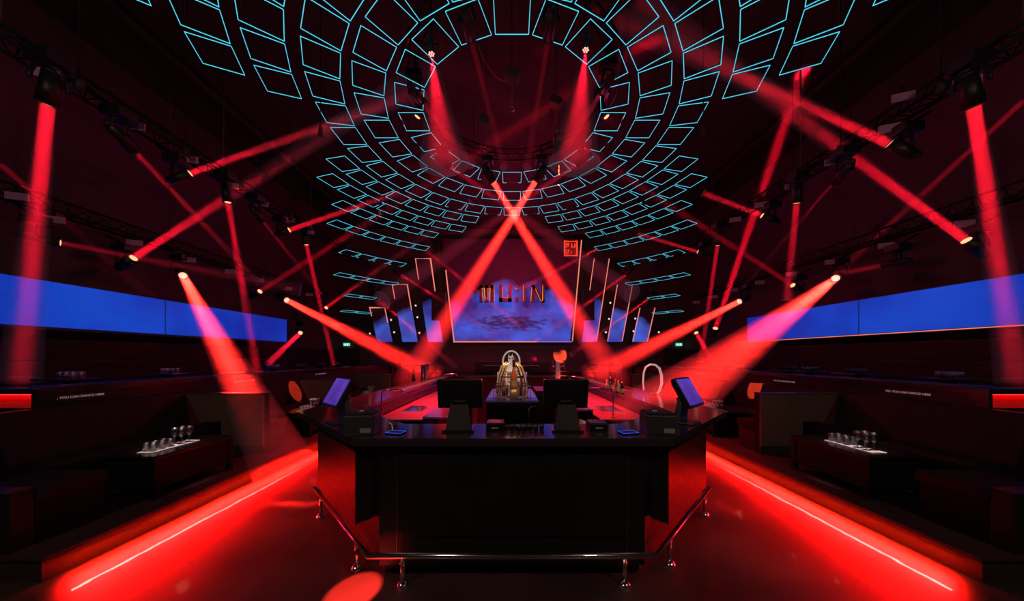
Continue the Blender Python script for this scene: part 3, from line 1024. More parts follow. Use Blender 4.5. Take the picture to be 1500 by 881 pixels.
for s in (-1, 1):
    tt = thing('side_cabinet', 'red lit cabinet hung under the slanting %s front of the bar worktop' % side_word(s), 'cabinet', (0, 0, 0), group='cabinets hung under the bar worktop')
    A = Vector((s * 1.20, 2.425, 0))
    Bv = Vector((s * 1.92, 3.12, 0))
    dd = (Bv - A).normalized()
    n = Vector((-s * dd.y, s * dd.x, 0)) * 1.0
    if n.y < 0:
        n = -n
    q = [A, Bv, Bv + n * 0.12, A + n * 0.12]
    MB().prism([(v.x, v.y) for v in q], 'z', 0.40, 0.955).build('carcass', M_cab, tt)
    q = [A - n * 0.015, Bv - n * 0.015, Bv - n * 0.001, A - n * 0.001]
    MB().prism([(v.x, v.y) for v in q], 'z', 0.395, 0.96).build('door', M_cab, tt)
    q = [A + n * 0.02 + dd * 0.05, Bv + n * 0.02 - dd * 0.05, Bv + n * 0.10 - dd * 0.05, A + n * 0.10 + dd * 0.05]
    MB().prism([(v.x, v.y) for v in q], 'z', 0.955, 1.02).build('mounting_rail', M_matte, tt)

# foot rail
t = thing('foot_rail', 'polished metal foot rail on short posts around the front of the bar', 'foot rail', (0, 0, 0))
rz = 0.218
pts = [(-2.06, 3.44, rz), (-2.21, 3.50, rz), (-1.062, 2.317, rz), (1.062, 2.317, rz), (2.21, 3.50, rz), (2.06, 3.44, rz)]
MB().tube(pts, 0.021, 14).build('rail', M_chrome, t)
for x, y in ((-0.81, 2.317), (0.835, 2.317), (-1.24, 2.51), (1.285, 2.52), (-2.02, 3.30), (2.06, 3.34)):
    # keep each post under the rail line
    if abs(x) > 1.1:
        y = 2.317 + (abs(x) - 1.062) / (2.21 - 1.062) * (3.50 - 2.317)
    MB().cyl((x, y, 0), (x, y, rz - 0.015), 0.017, n=14).build('post', M_chrome, t)
    MB().lathe([(0.045, 0), (0.045, 0.008), (0.036, 0.022), (0.022, 0.034), (0.017, 0.036)], (x, y, 0), 18).build('flange', M_chrome, t)

# POS terminals -----------------------------------------------------------
M_pos = screen_mat('pos_screen', (0.06, 0.02, 0.28), (0.12, 0.05, 0.5), 6, 0.9)
M_pos_body = mat('pos_plastic', (0.012, 0.012, 0.012), 0.3)
M_stand = mat('stand_metal', (0.05, 0.045, 0.042), 0.4, 0.3)


def pos_terminal(label, loc, rz, tilt=0.2, H=0.30, w=0.38, h=0.25, back_view=True, portrait=False):
    """screen faces +Y locally (away from its back at -Y)"""
    t = thing('pos_terminal', label, 'till terminal', loc, rz, 'till terminals on the bar')
    MB().prism([(-0.13, -0.09), (0.13, -0.09), (0.11, 0.12), (-0.11, 0.12)], 'z', 0, 0.018, 0.004).build('base_plate', M_pos_body, t)
    st = MB()
    b0 = [(-0.105, -0.06), (0.105, -0.06), (0.105, 0.0), (-0.105, 0.0)]
    t0 = [(-0.07, -0.02), (0.07, -0.02), (0.07, 0.02), (-0.07, 0.02)]
    zt = 0.235
    va = [st.bm.verts.new((x, y, 0.018)) for x, y in b0]
    vb = [st.bm.verts.new((x, y, zt)) for x, y in t0]
    st.bm.faces.new(va)
    st.bm.faces.new(vb)
    for i in range(4):
        st.bm.faces.new((va[i], va[(i + 1) % 4], vb[(i + 1) % 4], vb[i]))
    st.build('stand', M_stand, t)
    R = Matrix.Translation((0, 0.03, H)) @ Matrix.Rotation(tilt, 4, 'X')
    MB().box(-w / 2, w / 2, -0.012, 0.03, -h / 2, h / 2, 0.008).xf(R).build('monitor_case', M_pos_body, t)
    mb = MB().box(-w * 0.42, w * 0.42, -0.032, -0.012, -h * 0.40, h * 0.40, 0.006)
    mb.box(-w * 0.2, w * 0.2, -0.045, -0.032, -h * 0.35, -h * 0.02, 0.004)
    mb.xf(R).build('rear_cover', M_plastic, t)
    MB().box(-w * 0.45, w * 0.45, 0.03, 0.033, -h * 0.42, h * 0.44).xf(R).build('screen', M_pos, t)
    MB().cyl((-0.06, -0.02, H - 0.06), (0.06, -0.02, H - 0.06), 0.02, n=12).build('hinge', M_plastic, t)
    return t


pos_terminal('till with its black back to the front edge, left of the bottle display', (-0.44, 2.62, CT), 0.0)
pos_terminal('till with its black back to the front edge, right of the bottle display', (0.455, 2.62, CT), 0.0)
# corner tills seen from the side, screens turned outwards
pos_terminal('till with glowing violet screen on the left front corner of the bar', (-1.58, 2.92, CT), math.radians(138), 0.5, 0.28, 0.36, 0.29)
pos_terminal('till with glowing magenta screen on the right front corner of the bar', (1.60, 2.92, CT), math.radians(-138), 0.5, 0.28, 0.36, 0.29)

# receipt printers
for s in (-1, 1):
    x = -1.21 if s < 0 else 1.19
    t = thing('receipt_printer', 'black receipt printer at the %s front corner of the worktop' % side_word(s), 'printer', (x, 2.56, CT), s * math.radians(-6 if s < 0 else -6), group='receipt printers on the bar corners')
    MB().box(-0.115, 0.115, -0.12, 0.10, 0, 0.155, 0.01).build('body', mat('printer_plastic', (0.03, 0.028, 0.026), 0.4), t)
    MB().box(-0.105, 0.105, -0.10, 0.09, 0.155, 0.17, 0.008).build('paper_lid', M_plastic, t)
    MB().box(0.01, 0.09, -0.124, -0.12, 0.02, 0.055).build('label_plate', mat('grey_label', (0.25, 0.22, 0.2), 0.6), t)
    MB().cyl((-0.02, 0.0, 0.17), (-0.02, 0.0, 0.174), 0.018, n=16).build('feed_button', M_white, t)
    if s < 0:
        MB().tube([(0.115, 0.06, 0.05), (0.16, 0.06, 0.07), (0.21, 0.03, 0.05), (0.23, -0.01, 0.006), (0.24, -0.04, 0.006)], 0.004, 6).build('power_cord', M_white, t)
for x, lab in ((-0.27, 'small black card printer behind the front edge, left of centre'), (0.62, 'small black card printer behind the front edge, right of the right till')):
    t = thing('card_printer', lab, 'printer', (x + 0.13 if x < 0 else x + 0.1, 2.66, CT), group='small card printers')
    MB().box(-0.075, 0.075, -0.08, 0.08, 0, 0.06, 0.008).build('body', M_plastic, t)
    MB().box(-0.07, 0.07, -0.07, 0.07, 0.06, 0.068, 0.003).build('lid', mat('violet_grey', (0.12, 0.09, 0.12), 0.35), t)
    text_obj('brand_lettering', 'EPSON', 0.018, 0.001, M_paper, t, (0, -0.081, 0.025), (PI / 2, 0, 0))
# shot glasses row behind the front edge
def glass_proto(kind):
    if kind == 'tumbler':
        return MB().lathe([(0, 0.004), (0.030, 0.004), (0.032, 0.0), (0.036, 0.09), (0.034, 0.09), (0.030, 0.012), (0, 0.012)], n=16)
    if kind == 'shot':
        return MB().lathe([(0, 0), (0.018, 0), (0.024, 0.05), (0.022, 0.05), (0.017, 0.01), (0, 0.01)], n=14)
    return MB().lathe([(0, 0), (0.034, 0.0), (0.034, 0.004), (0.005, 0.010), (0.004, 0.075), (0.010, 0.085), (0.030, 0.105), (0.040, 0.135), (0.038, 0.165), (0.033, 0.190), (0.0315, 0.190), (0.0365, 0.165), (0.0385, 0.135), (0.029, 0.108), (0, 0.092)], n=18)


GP = {}


def put_glass(kind, loc, label, group):
    nm = {'tumbler': 'tumbler', 'shot': 'shot_glass', 'wine': 'wine_glass'}[kind]
    if kind not in GP:
        o = glass_proto(kind).build(nm, M_glass)
        GP[kind] = o
    else:
        o = GP[kind].copy()
        C.objects.link(o)
    o.location = loc
    return tag(o, label, 'glass', group)


for i in range(8):
    put_glass('shot', (-0.10 + i * 0.05, 2.62 + 0.02 * (i % 2), CT), 'shot glass in the row behind the front edge of the bar', 'shot glasses behind the bar front edge')

# centre island box with the bottle display -------------------------------
t = thing('island_cabinet', 'black cabinet with violet lit top under the bottle display', 'cabinet', (0, 3.76, 0))
MB().box(-0.262, 0.262, -0.56, 0.57, 0, 1.226).build('body', M_cab, t)
MB().box(-0.272, 0.272, -0.57, 0.58, 1.226, 1.246, 0.003).build('top', mat('violet_lit_gloss', (0.14, 0.09, 0.22), 0.12), t)  # violet light on the top is put into its base colour
MB().box(-0.25, 0.25, -0.563, -0.56, 0.75, 1.2).build('door', M_black, t)
MB().tube([(0.17, -0.565, 0.9), (0.17, -0.60, 0.92), (0.17, -0.60, 1.16), (0.20, -0.60, 1.19), (0.24, -0.60, 1.19)], 0.007, 8).build('handle', M_steel, t)
IZ = 1.246
# champagne bottle in gold base
t = thing('champagne_bottle', 'dark tall bottle standing in a gold base at the centre of the display', 'bottle', (0.02, 3.35, IZ))
MB().lathe([(0, 0), (0.05, 0), (0.05, 0.095), (0.043, 0.10), (0, 0.10)], n=24).build('gold_base', M_gold, t)
MB().lathe([(0.040, 0.10), (0.040, 0.20), (0.036, 0.24), (0.018, 0.30), (0.014, 0.33), (0.014, 0.40), (0, 0.40)], n=24).build('glass_body', M_amber, t)
MB().lathe([(0.016, 0.34), (0.017, 0.41), (0, 0.42)], n=16).build('neck_foil', M_glassdark, t)
MB().lathe([(0.0415, 0.13), (0.0415, 0.19)], n=24).build('label', M_gold, t)
# shining wire fountain: curved chrome/gold rods
t = thing('bottle_fountain', 'tiered display stand of curved gold and chrome rods round the centre bottle', 'display stand', (0.0, 3.76, IZ))
for k in range(14):
    sgn = -1 if k % 2 else 1
    a = 0.045 + 0.012 * (k // 2)
    yb = -0.25 + 0.07 * (k // 2)
    MB().tube([(sgn * (a + 0.07), yb, 0.0), (sgn * (a + 0.075), yb, 0.08), (sgn * (a + 0.06), yb, 0.2), (sgn * (a + 0.02), yb, 0.32), (sgn * (a * 0.6), yb, 0.38)], 0.008, 6).build('rod', M_gold if k % 3 else M_chrome, t)
MB().box(-0.17, 0.17, -0.28, 0.3, 0, 0.012, 0.003).build('base_plate', M_chrome, t)
for z, w in ((0.12, 0.16), (0.22, 0.12)):
    MB().tube([(-w, -0.28, z), (w, -0.28, z), (w, 0.28, z), (-w, 0.28, z)], 0.006, 6, True).build('shelf_rail', M_chrome, t)
for s in (-1, 1):
    for k, yy in enumerate((-0.4, -0.46)):
        tt = thing('glass_cage', 'chrome rod cage of upright glasses on the %s of the display, %s one' % (side_word(s), ('rear', 'front')[k]), 'rack', (s * (0.15 + 0.02 * k), 3.76 + yy + 0.04 - k * 0.06 + 0.1, IZ), group='chrome cages beside the bottle display')
        mb = MB()
        for dx in (-0.03, 0, 0.03):
            mb.cyl((dx, 0, 0), (dx, 0, 0.16 - k * 0.02), 0.003, n=6)
        mb.build('uprights', M_chrome, tt)
        MB().tube([(-0.033, -0.015, 0.15 - k * .02), (0.033, -0.015, 0.15 - k * .02), (0.033, 0.015, 0.15 - k * .02), (-0.033, 0.015, 0.15 - k * .02)], 0.004, 6, True).build('top_rail', M_chrome, tt)
        MB().box(-0.036, 0.036, -0.018, 0.018, 0, 0.006).build('foot_plate', M_chrome, tt)
# bottles standing in the fountain
for k, (x, y, m, wd) in enumerate(((-0.10, 3.62, M_amber, 'amber, front left'), (0.11, 3.62, M_amber, 'amber, front right'), (-0.07, 3.86, M_clearb, 'pale, rear left'), (0.08, 3.86, M_clearb, 'pale, rear right'), (0.0, 3.74, M_amber, 'amber, middle'))):
    t = thing('liquor_bottle', 'bottle standing inside the gold display stand, ' + wd, 'bottle', (x, y, IZ + 0.012), group='bottles in the display stand')
    MB().lathe([(0, 0), (0.028, 0), (0.028, 0.14), (0.012, 0.18), (0.010, 0.24), (0, 0.24)], n=18).build('glass_body', m, t)
    MB().lathe([(0.012, 0.225), (0.012, 0.25), (0, 0.25)], n=12).build('cap', M_gold, t)
# white case behind with horse emblem ring
t = thing('white_case', 'white enamel case at the rear of the bottle display', 'case', (0, 4.22, IZ))
MB().box(-0.20, 0.20, -0.05, 0.06, 0, 0.24, 0.01).build('body', M_white, t)
MB().box(-0.18, 0.18, -0.055, -0.05, 0.15, 0.22, 0.002).build('front_inset', mat('cream_panel', (0.5, 0.4, 0.35), 0.4), t)
t = thing('horse_emblem', 'white ring with a white horse head standing above the bottle display', 'ornament', P(749, 530, 4.2))
u = 4.2 / F
ez = P(749, 530, 4.2).z
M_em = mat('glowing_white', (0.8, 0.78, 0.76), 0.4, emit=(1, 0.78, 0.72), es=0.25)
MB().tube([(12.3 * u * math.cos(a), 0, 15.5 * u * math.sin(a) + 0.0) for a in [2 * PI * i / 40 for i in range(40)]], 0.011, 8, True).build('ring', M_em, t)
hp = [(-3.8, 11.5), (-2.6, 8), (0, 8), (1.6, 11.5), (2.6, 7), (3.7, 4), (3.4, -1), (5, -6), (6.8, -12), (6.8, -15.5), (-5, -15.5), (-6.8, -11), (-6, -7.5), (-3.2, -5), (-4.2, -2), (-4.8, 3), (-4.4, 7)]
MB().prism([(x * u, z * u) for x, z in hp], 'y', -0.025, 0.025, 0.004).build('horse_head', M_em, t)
for ex, ez_ in ((-2.6, 4.6), (1.4, 4.6), (-1.6, -3.4), (0.6, -3.4)):
    MB().cyl((ex * u, -0.03, ez_ * u), (ex * u, -0.02, ez_ * u), 0.010 if ez_ > 0 else 0.006, n=10).build('eye' if ez_ > 0 else 'nostril', M_matte, t)
for k in range(5):
    MB().tube([((3 + 0.6 * k) * u, -0.03, (8 - 4 * k) * u), ((6 + 0.5 * k) * u, -0.035, (5 - 4.2 * k) * u), ((7 + 0.3 * k) * u, -0.03, (0 - 4.4 * k) * u if k < 3 else (-15) * u)], 0.004, 6).build('mane_strand', M_white, t)
MB().box(-0.05, 0.05, -0.04, 0.04, IZ + 0.24 - ez, -14 * u).build('plinth', M_white, t)

# inner work benches along both sides of the bar -------------------------
for s in (-1, 1):
    w = side_word(s)
    t = thing('work_bench', 'low red lit stainless work bench inside the %s side of the bar' % w, 'work bench', (0, 0, 0), group='work benches inside the bar')
    MB().box(s * 1.12, s * 1.74, 3.95, 8.9, 0.87, 0.90, 0.004).build('bench_top', M_steel, t)
    MB().box(s * 1.15, s * 1.72, 3.98, 8.85, 0.1, 0.87).build('cupboard', M_cab, t)
    for k in range(4):
        MB().box(s * 1.135, s * 1.15, 4.05 + k * 1.2, 5.15 + k * 1.2, 0.15, 0.83, 0.004).build('cupboard_door', M_steel, t)
    MB().box(s * 1.3, s * 1.6, 4.5, 5.0, 0.9, 0.905).build('sink_rim', M_chrome, t)
    # raised glass shelf of the bench
    t = thing('drip_rail', 'long slatted metal drip rail on the %s bar worktop' % w, 'drip rail', (s * 2.0, 7.3, CT), group='drip rails on the worktop')
    mb = MB()
    for k in range(26):
        mb.box(-0.09, 0.09, -1.75 + k * 0.14, -1.70 + k * 0.14, 0.008, 0.014)
    for sx in (-1, 1):
        mb.box(sx * 0.092, sx * 0.080, -1.76, 1.86, 0.0081, 0.0145)
    mb.build('slats', M_chrome, t)
    MB().box(-0.11, 0.11, -1.8, 1.85, 0, 0.008).build('tray', M_steel, t)

# raised ledges with violet tops inside the bar
for x0, x1, y0, y1, z, lab in ((-1.06, -0.66, 3.7, 4.4, 0.98, 'violet topped shelf unit inside the bar, left of centre'), (0.66, 1.06, 4.1, 4.9, 1.0, 'violet topped shelf unit with trays inside the bar, right of centre')):
    t = thing('shelf_unit', lab, 'shelf unit', ((x0 + x1) / 2, (y0 + y1) / 2, 0))
    hw, hd = (x1 - x0) / 2, (y1 - y0) / 2
    MB().box(-hw, hw, -hd, hd, z - 0.025, z, 0.003).build('top', MATS['violet_lit_gloss'], t)
    for sx in (-1, 1):
        MB().box(sx * (hw - 0.02), sx * hw, -hd, hd, 0, z - 0.025).build('side_panel', M_cab, t)
    MB().box(-hw + 0.02, hw - 0.02, -hd, hd, 0.5, 0.52).build('shelf', M_cab, t)

# fridge blocks in the middle
for x0, x1, y0, y1, z, lab in ((-1.02, -0.62, 4.9, 5.6, 1.02, 'red lit fridge block inside the bar on the left'), (0.4, 1.0, 5.2, 6.0, 1.12, 'dark fridge block carrying the beer tower')):
    t = thing('bar_fridge', lab, 'fridge', ((x0 + x1) / 2, (y0 + y1) / 2, 0))
    hw, hd = (x1 - x0) / 2, (y1 - y0) / 2
    MB().box(-hw, hw, -hd, hd, 0, z, 0.006).build('body', M_steel if x0 < 0 else M_cab, t)
    MB().box(-hw + 0.02, hw - 0.02, -hd - 0.02, -hd, 0.1, z - 0.06, 0.006).build('door', M_cab, t)
    MB().cyl((hw - 0.05, -hd - 0.045, 0.6), (hw - 0.05, -hd - 0.045, 0.9), 0.008, n=8).build('handle', M_chrome, t)
# far back counter of the bar with equipment
t = thing('back_counter', 'dark counter crossing the far end inside the bar', 'counter', (0, 8.2, 0))
MB().box(-1.0, 1.0, -0.3, 0.3, 0, 1.15).build('body', M_cab, t)
MB().box(-1.03, 1.03, -0.33, 0.33, 1.15, 1.18, 0.004).build('top', M_top, t)

# beer tower
t = thing('beer_tower', 'white column beer tap right of the bottle display', 'beer tap', (0.80, 5.45, 1.12))
MB().lathe([(0, 0), (0.07, 0), (0.07, 0.015), (0.042, 0.03), (0.040, 0.46), (0.044, 0.47), (0.036, 0.50), (0, 0.505)], n=24).build('column', M_white, t)
for k, sgn in enumerate((-1, 1)):
    MB().tube([(sgn * 0.04, -0.02, 0.40), (sgn * 0.10, -0.04, 0.40), (sgn * 0.12, -0.05, 0.36)], 0.011, 8).build('tap', M_chrome, t)
    MB().lathe([(0.006, 0.0), (0.012, 0.03), (0.010, 0.10), (0, 0.105)], (sgn * 0.10, -0.04, 0.41), 10).build('tap_handle', M_brass, t)

# faucets
def faucet(label, loc, rz, h=0.16, r=0.11):
    t = thing('faucet', label, 'tap', loc, rz, 'chrome taps inside the bar')
    MB().lathe([(0, 0), (0.022, 0), (0.022, 0.02), (0.012, 0.03), (0, 0.03)], n=16).build('base', M_chrome, t)
    MB().tube([(0, 0, 0.02), (0, 0, h), (0.03, 0, h + 0.035), (r, 0, h + 0.05), (r + 0.03, 0, h + 0.03), (r + 0.035, 0, h)], 0.008, 8).build('spout', M_chrome, t)
    MB().cyl((0, 0, 0.05), (0, 0.05, 0.06), 0.006, n=8).build('lever', M_chrome, t)


faucet('chrome tap rising behind the left printer', (-1.66, 3.98, 0.90), 0.1, 0.33, 0.22)
faucet('chrome tap rising behind the right printer', (1.30, 4.02, 0.90), PI - 0.5, 0.33, 0.30)
faucet('chrome tap at the far left inside the bar', (-1.45, 6.6, 0.9), 0.0, 0.38, 0.25)
faucet('chrome tap right of the beer tower', (1.35, 6.0, 0.9), PI, 0.36, 0.22)

# bottles on the right bench and the clear dispensers on the left
k = 0
for x, y, Y, m, h, lab in ((889, 573, 5.6, M_clearb, 0.25, 'pale decorated bottle, leftmost of the right bottle cluster'), (894, 573, 5.9, M_glassdark, 0.32, 'dark slim bottle behind the pale decorated one'), (902, 576, 5.5, M_amber, 0.30, 'amber bottle in the middle of the right bottle cluster'),
                           (906, 576, 5.8, M_clearb, 0.28, 'pale bottle in the right cluster behind the amber one'), (911, 578, 5.4, M_glassdark, 0.26, 'dark bottle with yellow label, rightmost of the cluster')):
    p = P(x, y, Y)
    p.z = CT
    Y2 = (CZ - CT) * F / (y - HY)
    p = P(x, y, Y2)
    t = thing('liquor_bottle', lab, 'bottle', p, group='bottles on the right side of the bar')
    q = h * 0.75
    MB().lathe([(0, 0), (0.034, 0), (0.034, q * 0.6), (0.012, q * 0.78), (0.011, q), (0, q)], n=18).build('glass_body', m, t)
    MB().lathe([(0.0348, q * 0.15), (0.0348, q * 0.48)], n=18).build('label', mat('yellow_label', (0.7, 0.45, 0.08), 0.5) if 'yellow' in lab else M_label, t)
    MB().lathe([(0.013, q * 0.93), (0.013, q * 1.04), (0, q * 1.04)], n=12).build('cap', M_gold, t)
for yy, lab in ((556, 'nearer'), (553, 'farther')):
    Y2 = (CZ - CT) * F / (yy - HY)
    p = P(620 if yy > 555 else 625, yy, Y2)
    t = thing('clear_dispenser', 'tall clear drink dispenser on the far left worktop, the %s one' % lab, 'dispenser', p, group='clear dispensers on the left worktop')
    MB().lathe([(0.06, 0.02), (0.06, 0.35), (0.055, 0.35), (0.055, 0.03)], n=18).build('tube', M_glass, t)
    MB().lathe([(0, 0), (0.075, 0), (0.075, 0.02), (0, 0.02)], n=18).build('foot', M_chrome, t)
    MB().lathe([(0.063, 0.35), (0.063, 0.38), (0, 0.39)], n=18).build('lid', M_chrome, t)

# mirror-like ring frame
p = P(956, 578, (CZ - CT) * F / (578 - HY))
t = thing('bottle_ring', 'white oval faceted ring frame standing on the right bar worktop', 'display frame', p)
u = p.y / F
pts = [(-13, 6), (-14, 18), (-13, 32), (-10, 40), (-3, 44), (4, 43), (10, 38), (13, 28), (13.5, 16), (10, 5), (7, 1)]
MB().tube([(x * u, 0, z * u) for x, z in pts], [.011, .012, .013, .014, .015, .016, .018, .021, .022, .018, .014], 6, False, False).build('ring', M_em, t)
MB().box(-4 * u, 5 * u, -0.04, 0.04, 0, 0.012, 0.003).build('foot', M_chrome, t)
MB().tube([(7 * u, 0, 1 * u), (2 * u, 0, 0.01), (-2 * u, 0, 0.01)], 0.006, 6).build('foot_arm', M_chrome, t)

# glowing tablet boxes lying behind the printers
for s in (-1, 1):
    t = thing('card_reader', 'flat card reader edged in blue beside the %s printer' % side_word(s), 'card reader', (s * 0.93, 2.50, CT), s * 0.2, group='blue edged card readers')
    MB().box(-0.07, 0.07, -0.045, 0.045, 0, 0.012, 0.003).build('body', M_plastic, t)
    MB().tube([(-0.066, -0.041, 0.014), (0.066, -0.041, 0.014), (0.066, 0.041, 0.014), (-0.066, 0.041, 0.014)], 0.0015, 5, True, False).build('edge_light', mat('blue_edge', (0, 0, 0), 0.5, emit=(0.02, 0.1, 1.0), es=0.7), t)

# folded white napkin box inside the bar
t = thing('napkin_box', 'pink lit white open box tipped on the inner right side of the bar', 'box', (0.74, 3.25, 0.9))
MB().box(-0.07, 0.07, -0.05, 0.05, 0, 0.12, 0.004).xf(Matrix.Rotation(0.35, 4, 'Y')).build('carton', M_white, t)
MB().box(-0.09, 0.09, -0.06, 0.06, -0.9, -0.02).build('support_shelf', M_cab, t)

# ------------------------------------------------------------------ booths
M_seat = M_leather
for s in (-1, 1):
    w = side_word(s)
    # long sofa against the tier
    t = thing('long_sofa', 'long dark leather sofa against the %s tier' % w, 'sofa', (0, 0, 0), group='long sofas along the tiers')
    prof = [(s * 4.55, PZ), (s * 5.10, PZ), (s * 5.10, 0.54), (s * 4.50, 0.54)]
    MB().prism(prof, 'y', 3.0, 11.6).build('base', M_cab, t)
    for k, (a, b) in enumerate(((3.02, 4.74), (4.88, 7.24), (7.38, 9.74), (9.88, 11.6))):
        MB().prism([(s * 4.47, 0.542), (s * 4.80, 0.542), (s * 4.80, 0.66), (s * 4.50, 0.66), (s * 4.46, 0.62)], 'y', a, b, 0.012).build('seat_cushion', M_seat, t)
    MB().prism([(s * 4.80, 0.545), (s * 5.10, 0.545), (s * 5.10, 1.14), (s * 5.0, 1.14), (s * 4.84, 0.68)], 'y', 3.0, 11.6).build('backrest', M_seat, t)
    # booth dividers
    for k, Y in enumerate((2.36, 4.77, 7.3, 9.8)):
        wd = ('nearest', 'second', 'third', 'farthest')[k]
        t = thing('booth_seat', '%s dark booth seat with a high bronze back panel on the %s platform' % (wd, w), 'booth seat', (0, 0, 0), group='booth seats on the platforms')
        x0, x1 = s * 3.80, s * 4.98
        xf = s * 4.42
        pf = [(x0, 0.32), (x1 if k == 0 else s * 4.44, 0.32), (s * 4.44, 0.54) if k else (x1, 0.54), (s * 4.78, 1.117) if k == 99 else (x1, 1.117), (x0, 1.117)]
        if k:
            pf = [(x0, 0.33), (s * 4.44, 0.33), (s * 4.44, 0.70), (s * 4.76, 0.70), (s * 4.98, 1.117), (x0, 1.117)]
            MB().prism(pf, 'y', Y, Y + 0.03).build('back_panel', M_panel, t)
            MB().prism([(x0, PZ), (s * 4.44, PZ), (s * 4.44, 0.33), (x0, 0.33)], 'y', Y + 0.01, Y + 0.03).build('plinth', M_matte, t)
            MB().box(x0, s * 4.96, Y - 0.01, Y + 0.14, 1.117, 1.135, 0.004).build('top_cap', mat('cap_metal', (0.3, 0.2, 0.15), 0.25, 0.9), t)
            MB().box(x0, s * 4.44, Y + 0.03, Y + 0.13, PZ, 1.117).build('backrest', M_seat, t)
            MB().box(x0 + s * 0.02, s * 4.44, Y + 0.13, Y + 0.55, 0.52, 0.66, 0.02).build('seat_cushion', M_seat, t)
            MB().box(x0 + s * 0.02, s * 4.44, Y + 0.13, Y + 0.5, PZ, 0.52).build('base', M_cab, t)
        else:
            MB().box(x0 + s * 0.45, s * 6.3, Y, Y + 0.13, PZ, 1.10, 0.01).build('backrest', M_seat, t)
            MB().box(x0 + s * 0.43, s * 6.3, Y - 0.01, Y + 0.15, 1.10, 1.118, 0.004).build('top_cap', MATS.get('cap_metal') or mat('cap_metal', (0.3, 0.2, 0.15), 0.25, 0.9), t)
            MB().box(x0 - s * 0.02, s * 6.3, Y + 0.13, Y + 0.58, 0.54, 0.64, 0.02).build('seat_cushion', M_seat, t)
            MB().box(x0, s * 6.3, Y + 0.13, Y + 0.55, PZ, 0.54).build('base', M_dark, t)
            MB().box(x0 + s * 0.0, x0 + s * 0.46, Y, Y + 0.129, PZ, 0.66, 0.01).build('arm_block', M_cab, t)
    # low tables
    for k, (Ya, Yb) in enumerate(((3.25, 4.17), (5.75, 6.7), (8.3, 9.2))):
        wd = ('nearest', 'second', 'third')[k]
        t = thing('low_table', '%s long black low table in the %s booths' % (wd, w), 'table', (s * 4.01, (Ya + Yb) / 2, PZ), group='low tables in the booths')
        hd = (Yb - Ya) / 2
        MB().box(-0.30, 0.30, -hd, hd, 0.42, 0.45, 0.004).build('tabletop', M_black, t)
        mb = MB().box(-0.285, 0.285, -hd + 0.015, hd - 0.015, 0.10, 0.42)
        mb.build('cabinet_body', M_dark, t)
        for sx in (-1, 1):
            for sy in (-1, 1):
                MB().box(sx * 0.24, sx * 0.295, sy * (hd - 0.06), sy * (hd - 0.005), 0.0, 0.42).build('leg', M_dark, t)
        MB().box(-0.22, 0.22, -hd + 0.006, -hd + 0.012, 0.375, 0.385).build('edge_trim', M_steel, t)
        # tray of glasses
        tz = PZ + 0.45
        tx = s * 3.97
        ty = Ya + (Yb - Ya) * 0.42
        o = MB().box(-0.085, 0.085, -0.26, 0.26, 0, 0.008, 0.003).build('serving_cloth', M_paper, None, (tx, ty, tz))
        tag(o, 'white cloth under the glasses on the %s %s booth table' % (wd, w), 'cloth', 'white cloths under the glasses')
        for i in range(3):
            for j in range(2):
                put_glass('tumbler', (tx + (-0.035 + 0.075 * j), ty + s * (0.21 - i * 0.085), tz + 0.008), 'short clear tumbler on the %s %s booth table' % (wd, w), 'tumblers on the %s %s booth table' % (wd, w))
        for i in range(2):
            for j in range(2):
                put_glass('wine', (tx + (-0.04 + 0.082 * j), ty - s * (0.08 + i * 0.09), tz + 0.008), 'clear stemmed wine glass on the %s %s booth table' % (wd, w), 'wine glasses on the %s %s booth table' % (wd, w))
    # upper tier: bench along the wall, small tables with tumblers
    t = thing('wall_bench', 'dark upholstered bench along the %s wall on the upper tier' % w, 'bench', (0, 0, 0), group='wall benches on the upper tiers')
    MB().box(s * 7.3, s * 7.9, 3.6, 14.2, 1.28, 1.62, 0.02).build('seat', M_seat, t)
    MB().box(s * 7.75, s * 7.98, 3.6, 14.2, 1.62, 1.98, 0.02).build('backrest', M_seat, t)
    for k, px in enumerate((105, 250, 400, 442, 470, 493) if s < 0 else (1390, 1254, 1186, 1155, 1083, 1062)):
        Y = 6.2 * F / abs(px - CX)
        wd = ORD[k + 1]
        t = thing('side_table', 'small dark table on the %s upper tier, %s from the near end' % (w, wd), 'table', (s * 6.2, Y, 1.28), group='small tables on the upper tiers')
        MB().box(-0.25, 0.25, -0.22, 0.22, 0.09, 0.11, 0.003).build('tabletop', M_ledge, t)
        MB().box(-0.05, 0.05, -0.05, 0.05, 0.01, 0.09).build('column', M_black, t)
        MB().box(-0.15, 0.15, -0.15, 0.15, 0, 0.01).build('foot_plate', M_black, t)
        for i in range(3):
            for j in range(2):
                put_glass('tumbler', (s * 6.2 - 0.09 + i * 0.09, Y - 0.05 + j * 0.09, 1.39), 'short clear tumbler on the %s upper table of the %s tier' % (wd, w), 'tumblers on the %s upper table, %s tier' % (wd, w))
    # YES, YOU CAN DANCE HERE plaques on the tier wall
    for k, Y in enumerate((3.69, 5.99, 8.36) if s < 0 else (4.05, 5.88, 8.5)):
        wd = ('nearest', 'middle', 'farthest')[k]
        t = thing('dance_plaque', '%s plaque reading YES, YOU CAN DANCE HERE on the %s tier wall' % (wd, w), 'sign', (s * 5.12, Y, 1.225), group='plaques on the tier walls')
        MB().box(-0.004, 0.004, -0.20, 0.20, -0.045, 0.045, 0.001).build('plate', M_matte, t)
        text_obj('lettering', 'YES, YOU CAN DANCE HERE', 0.036, 0.001, M_text, t, (-s * 0.006, 0, 0), (PI / 2, 0, PI / 2 if s < 0 else -PI / 2))

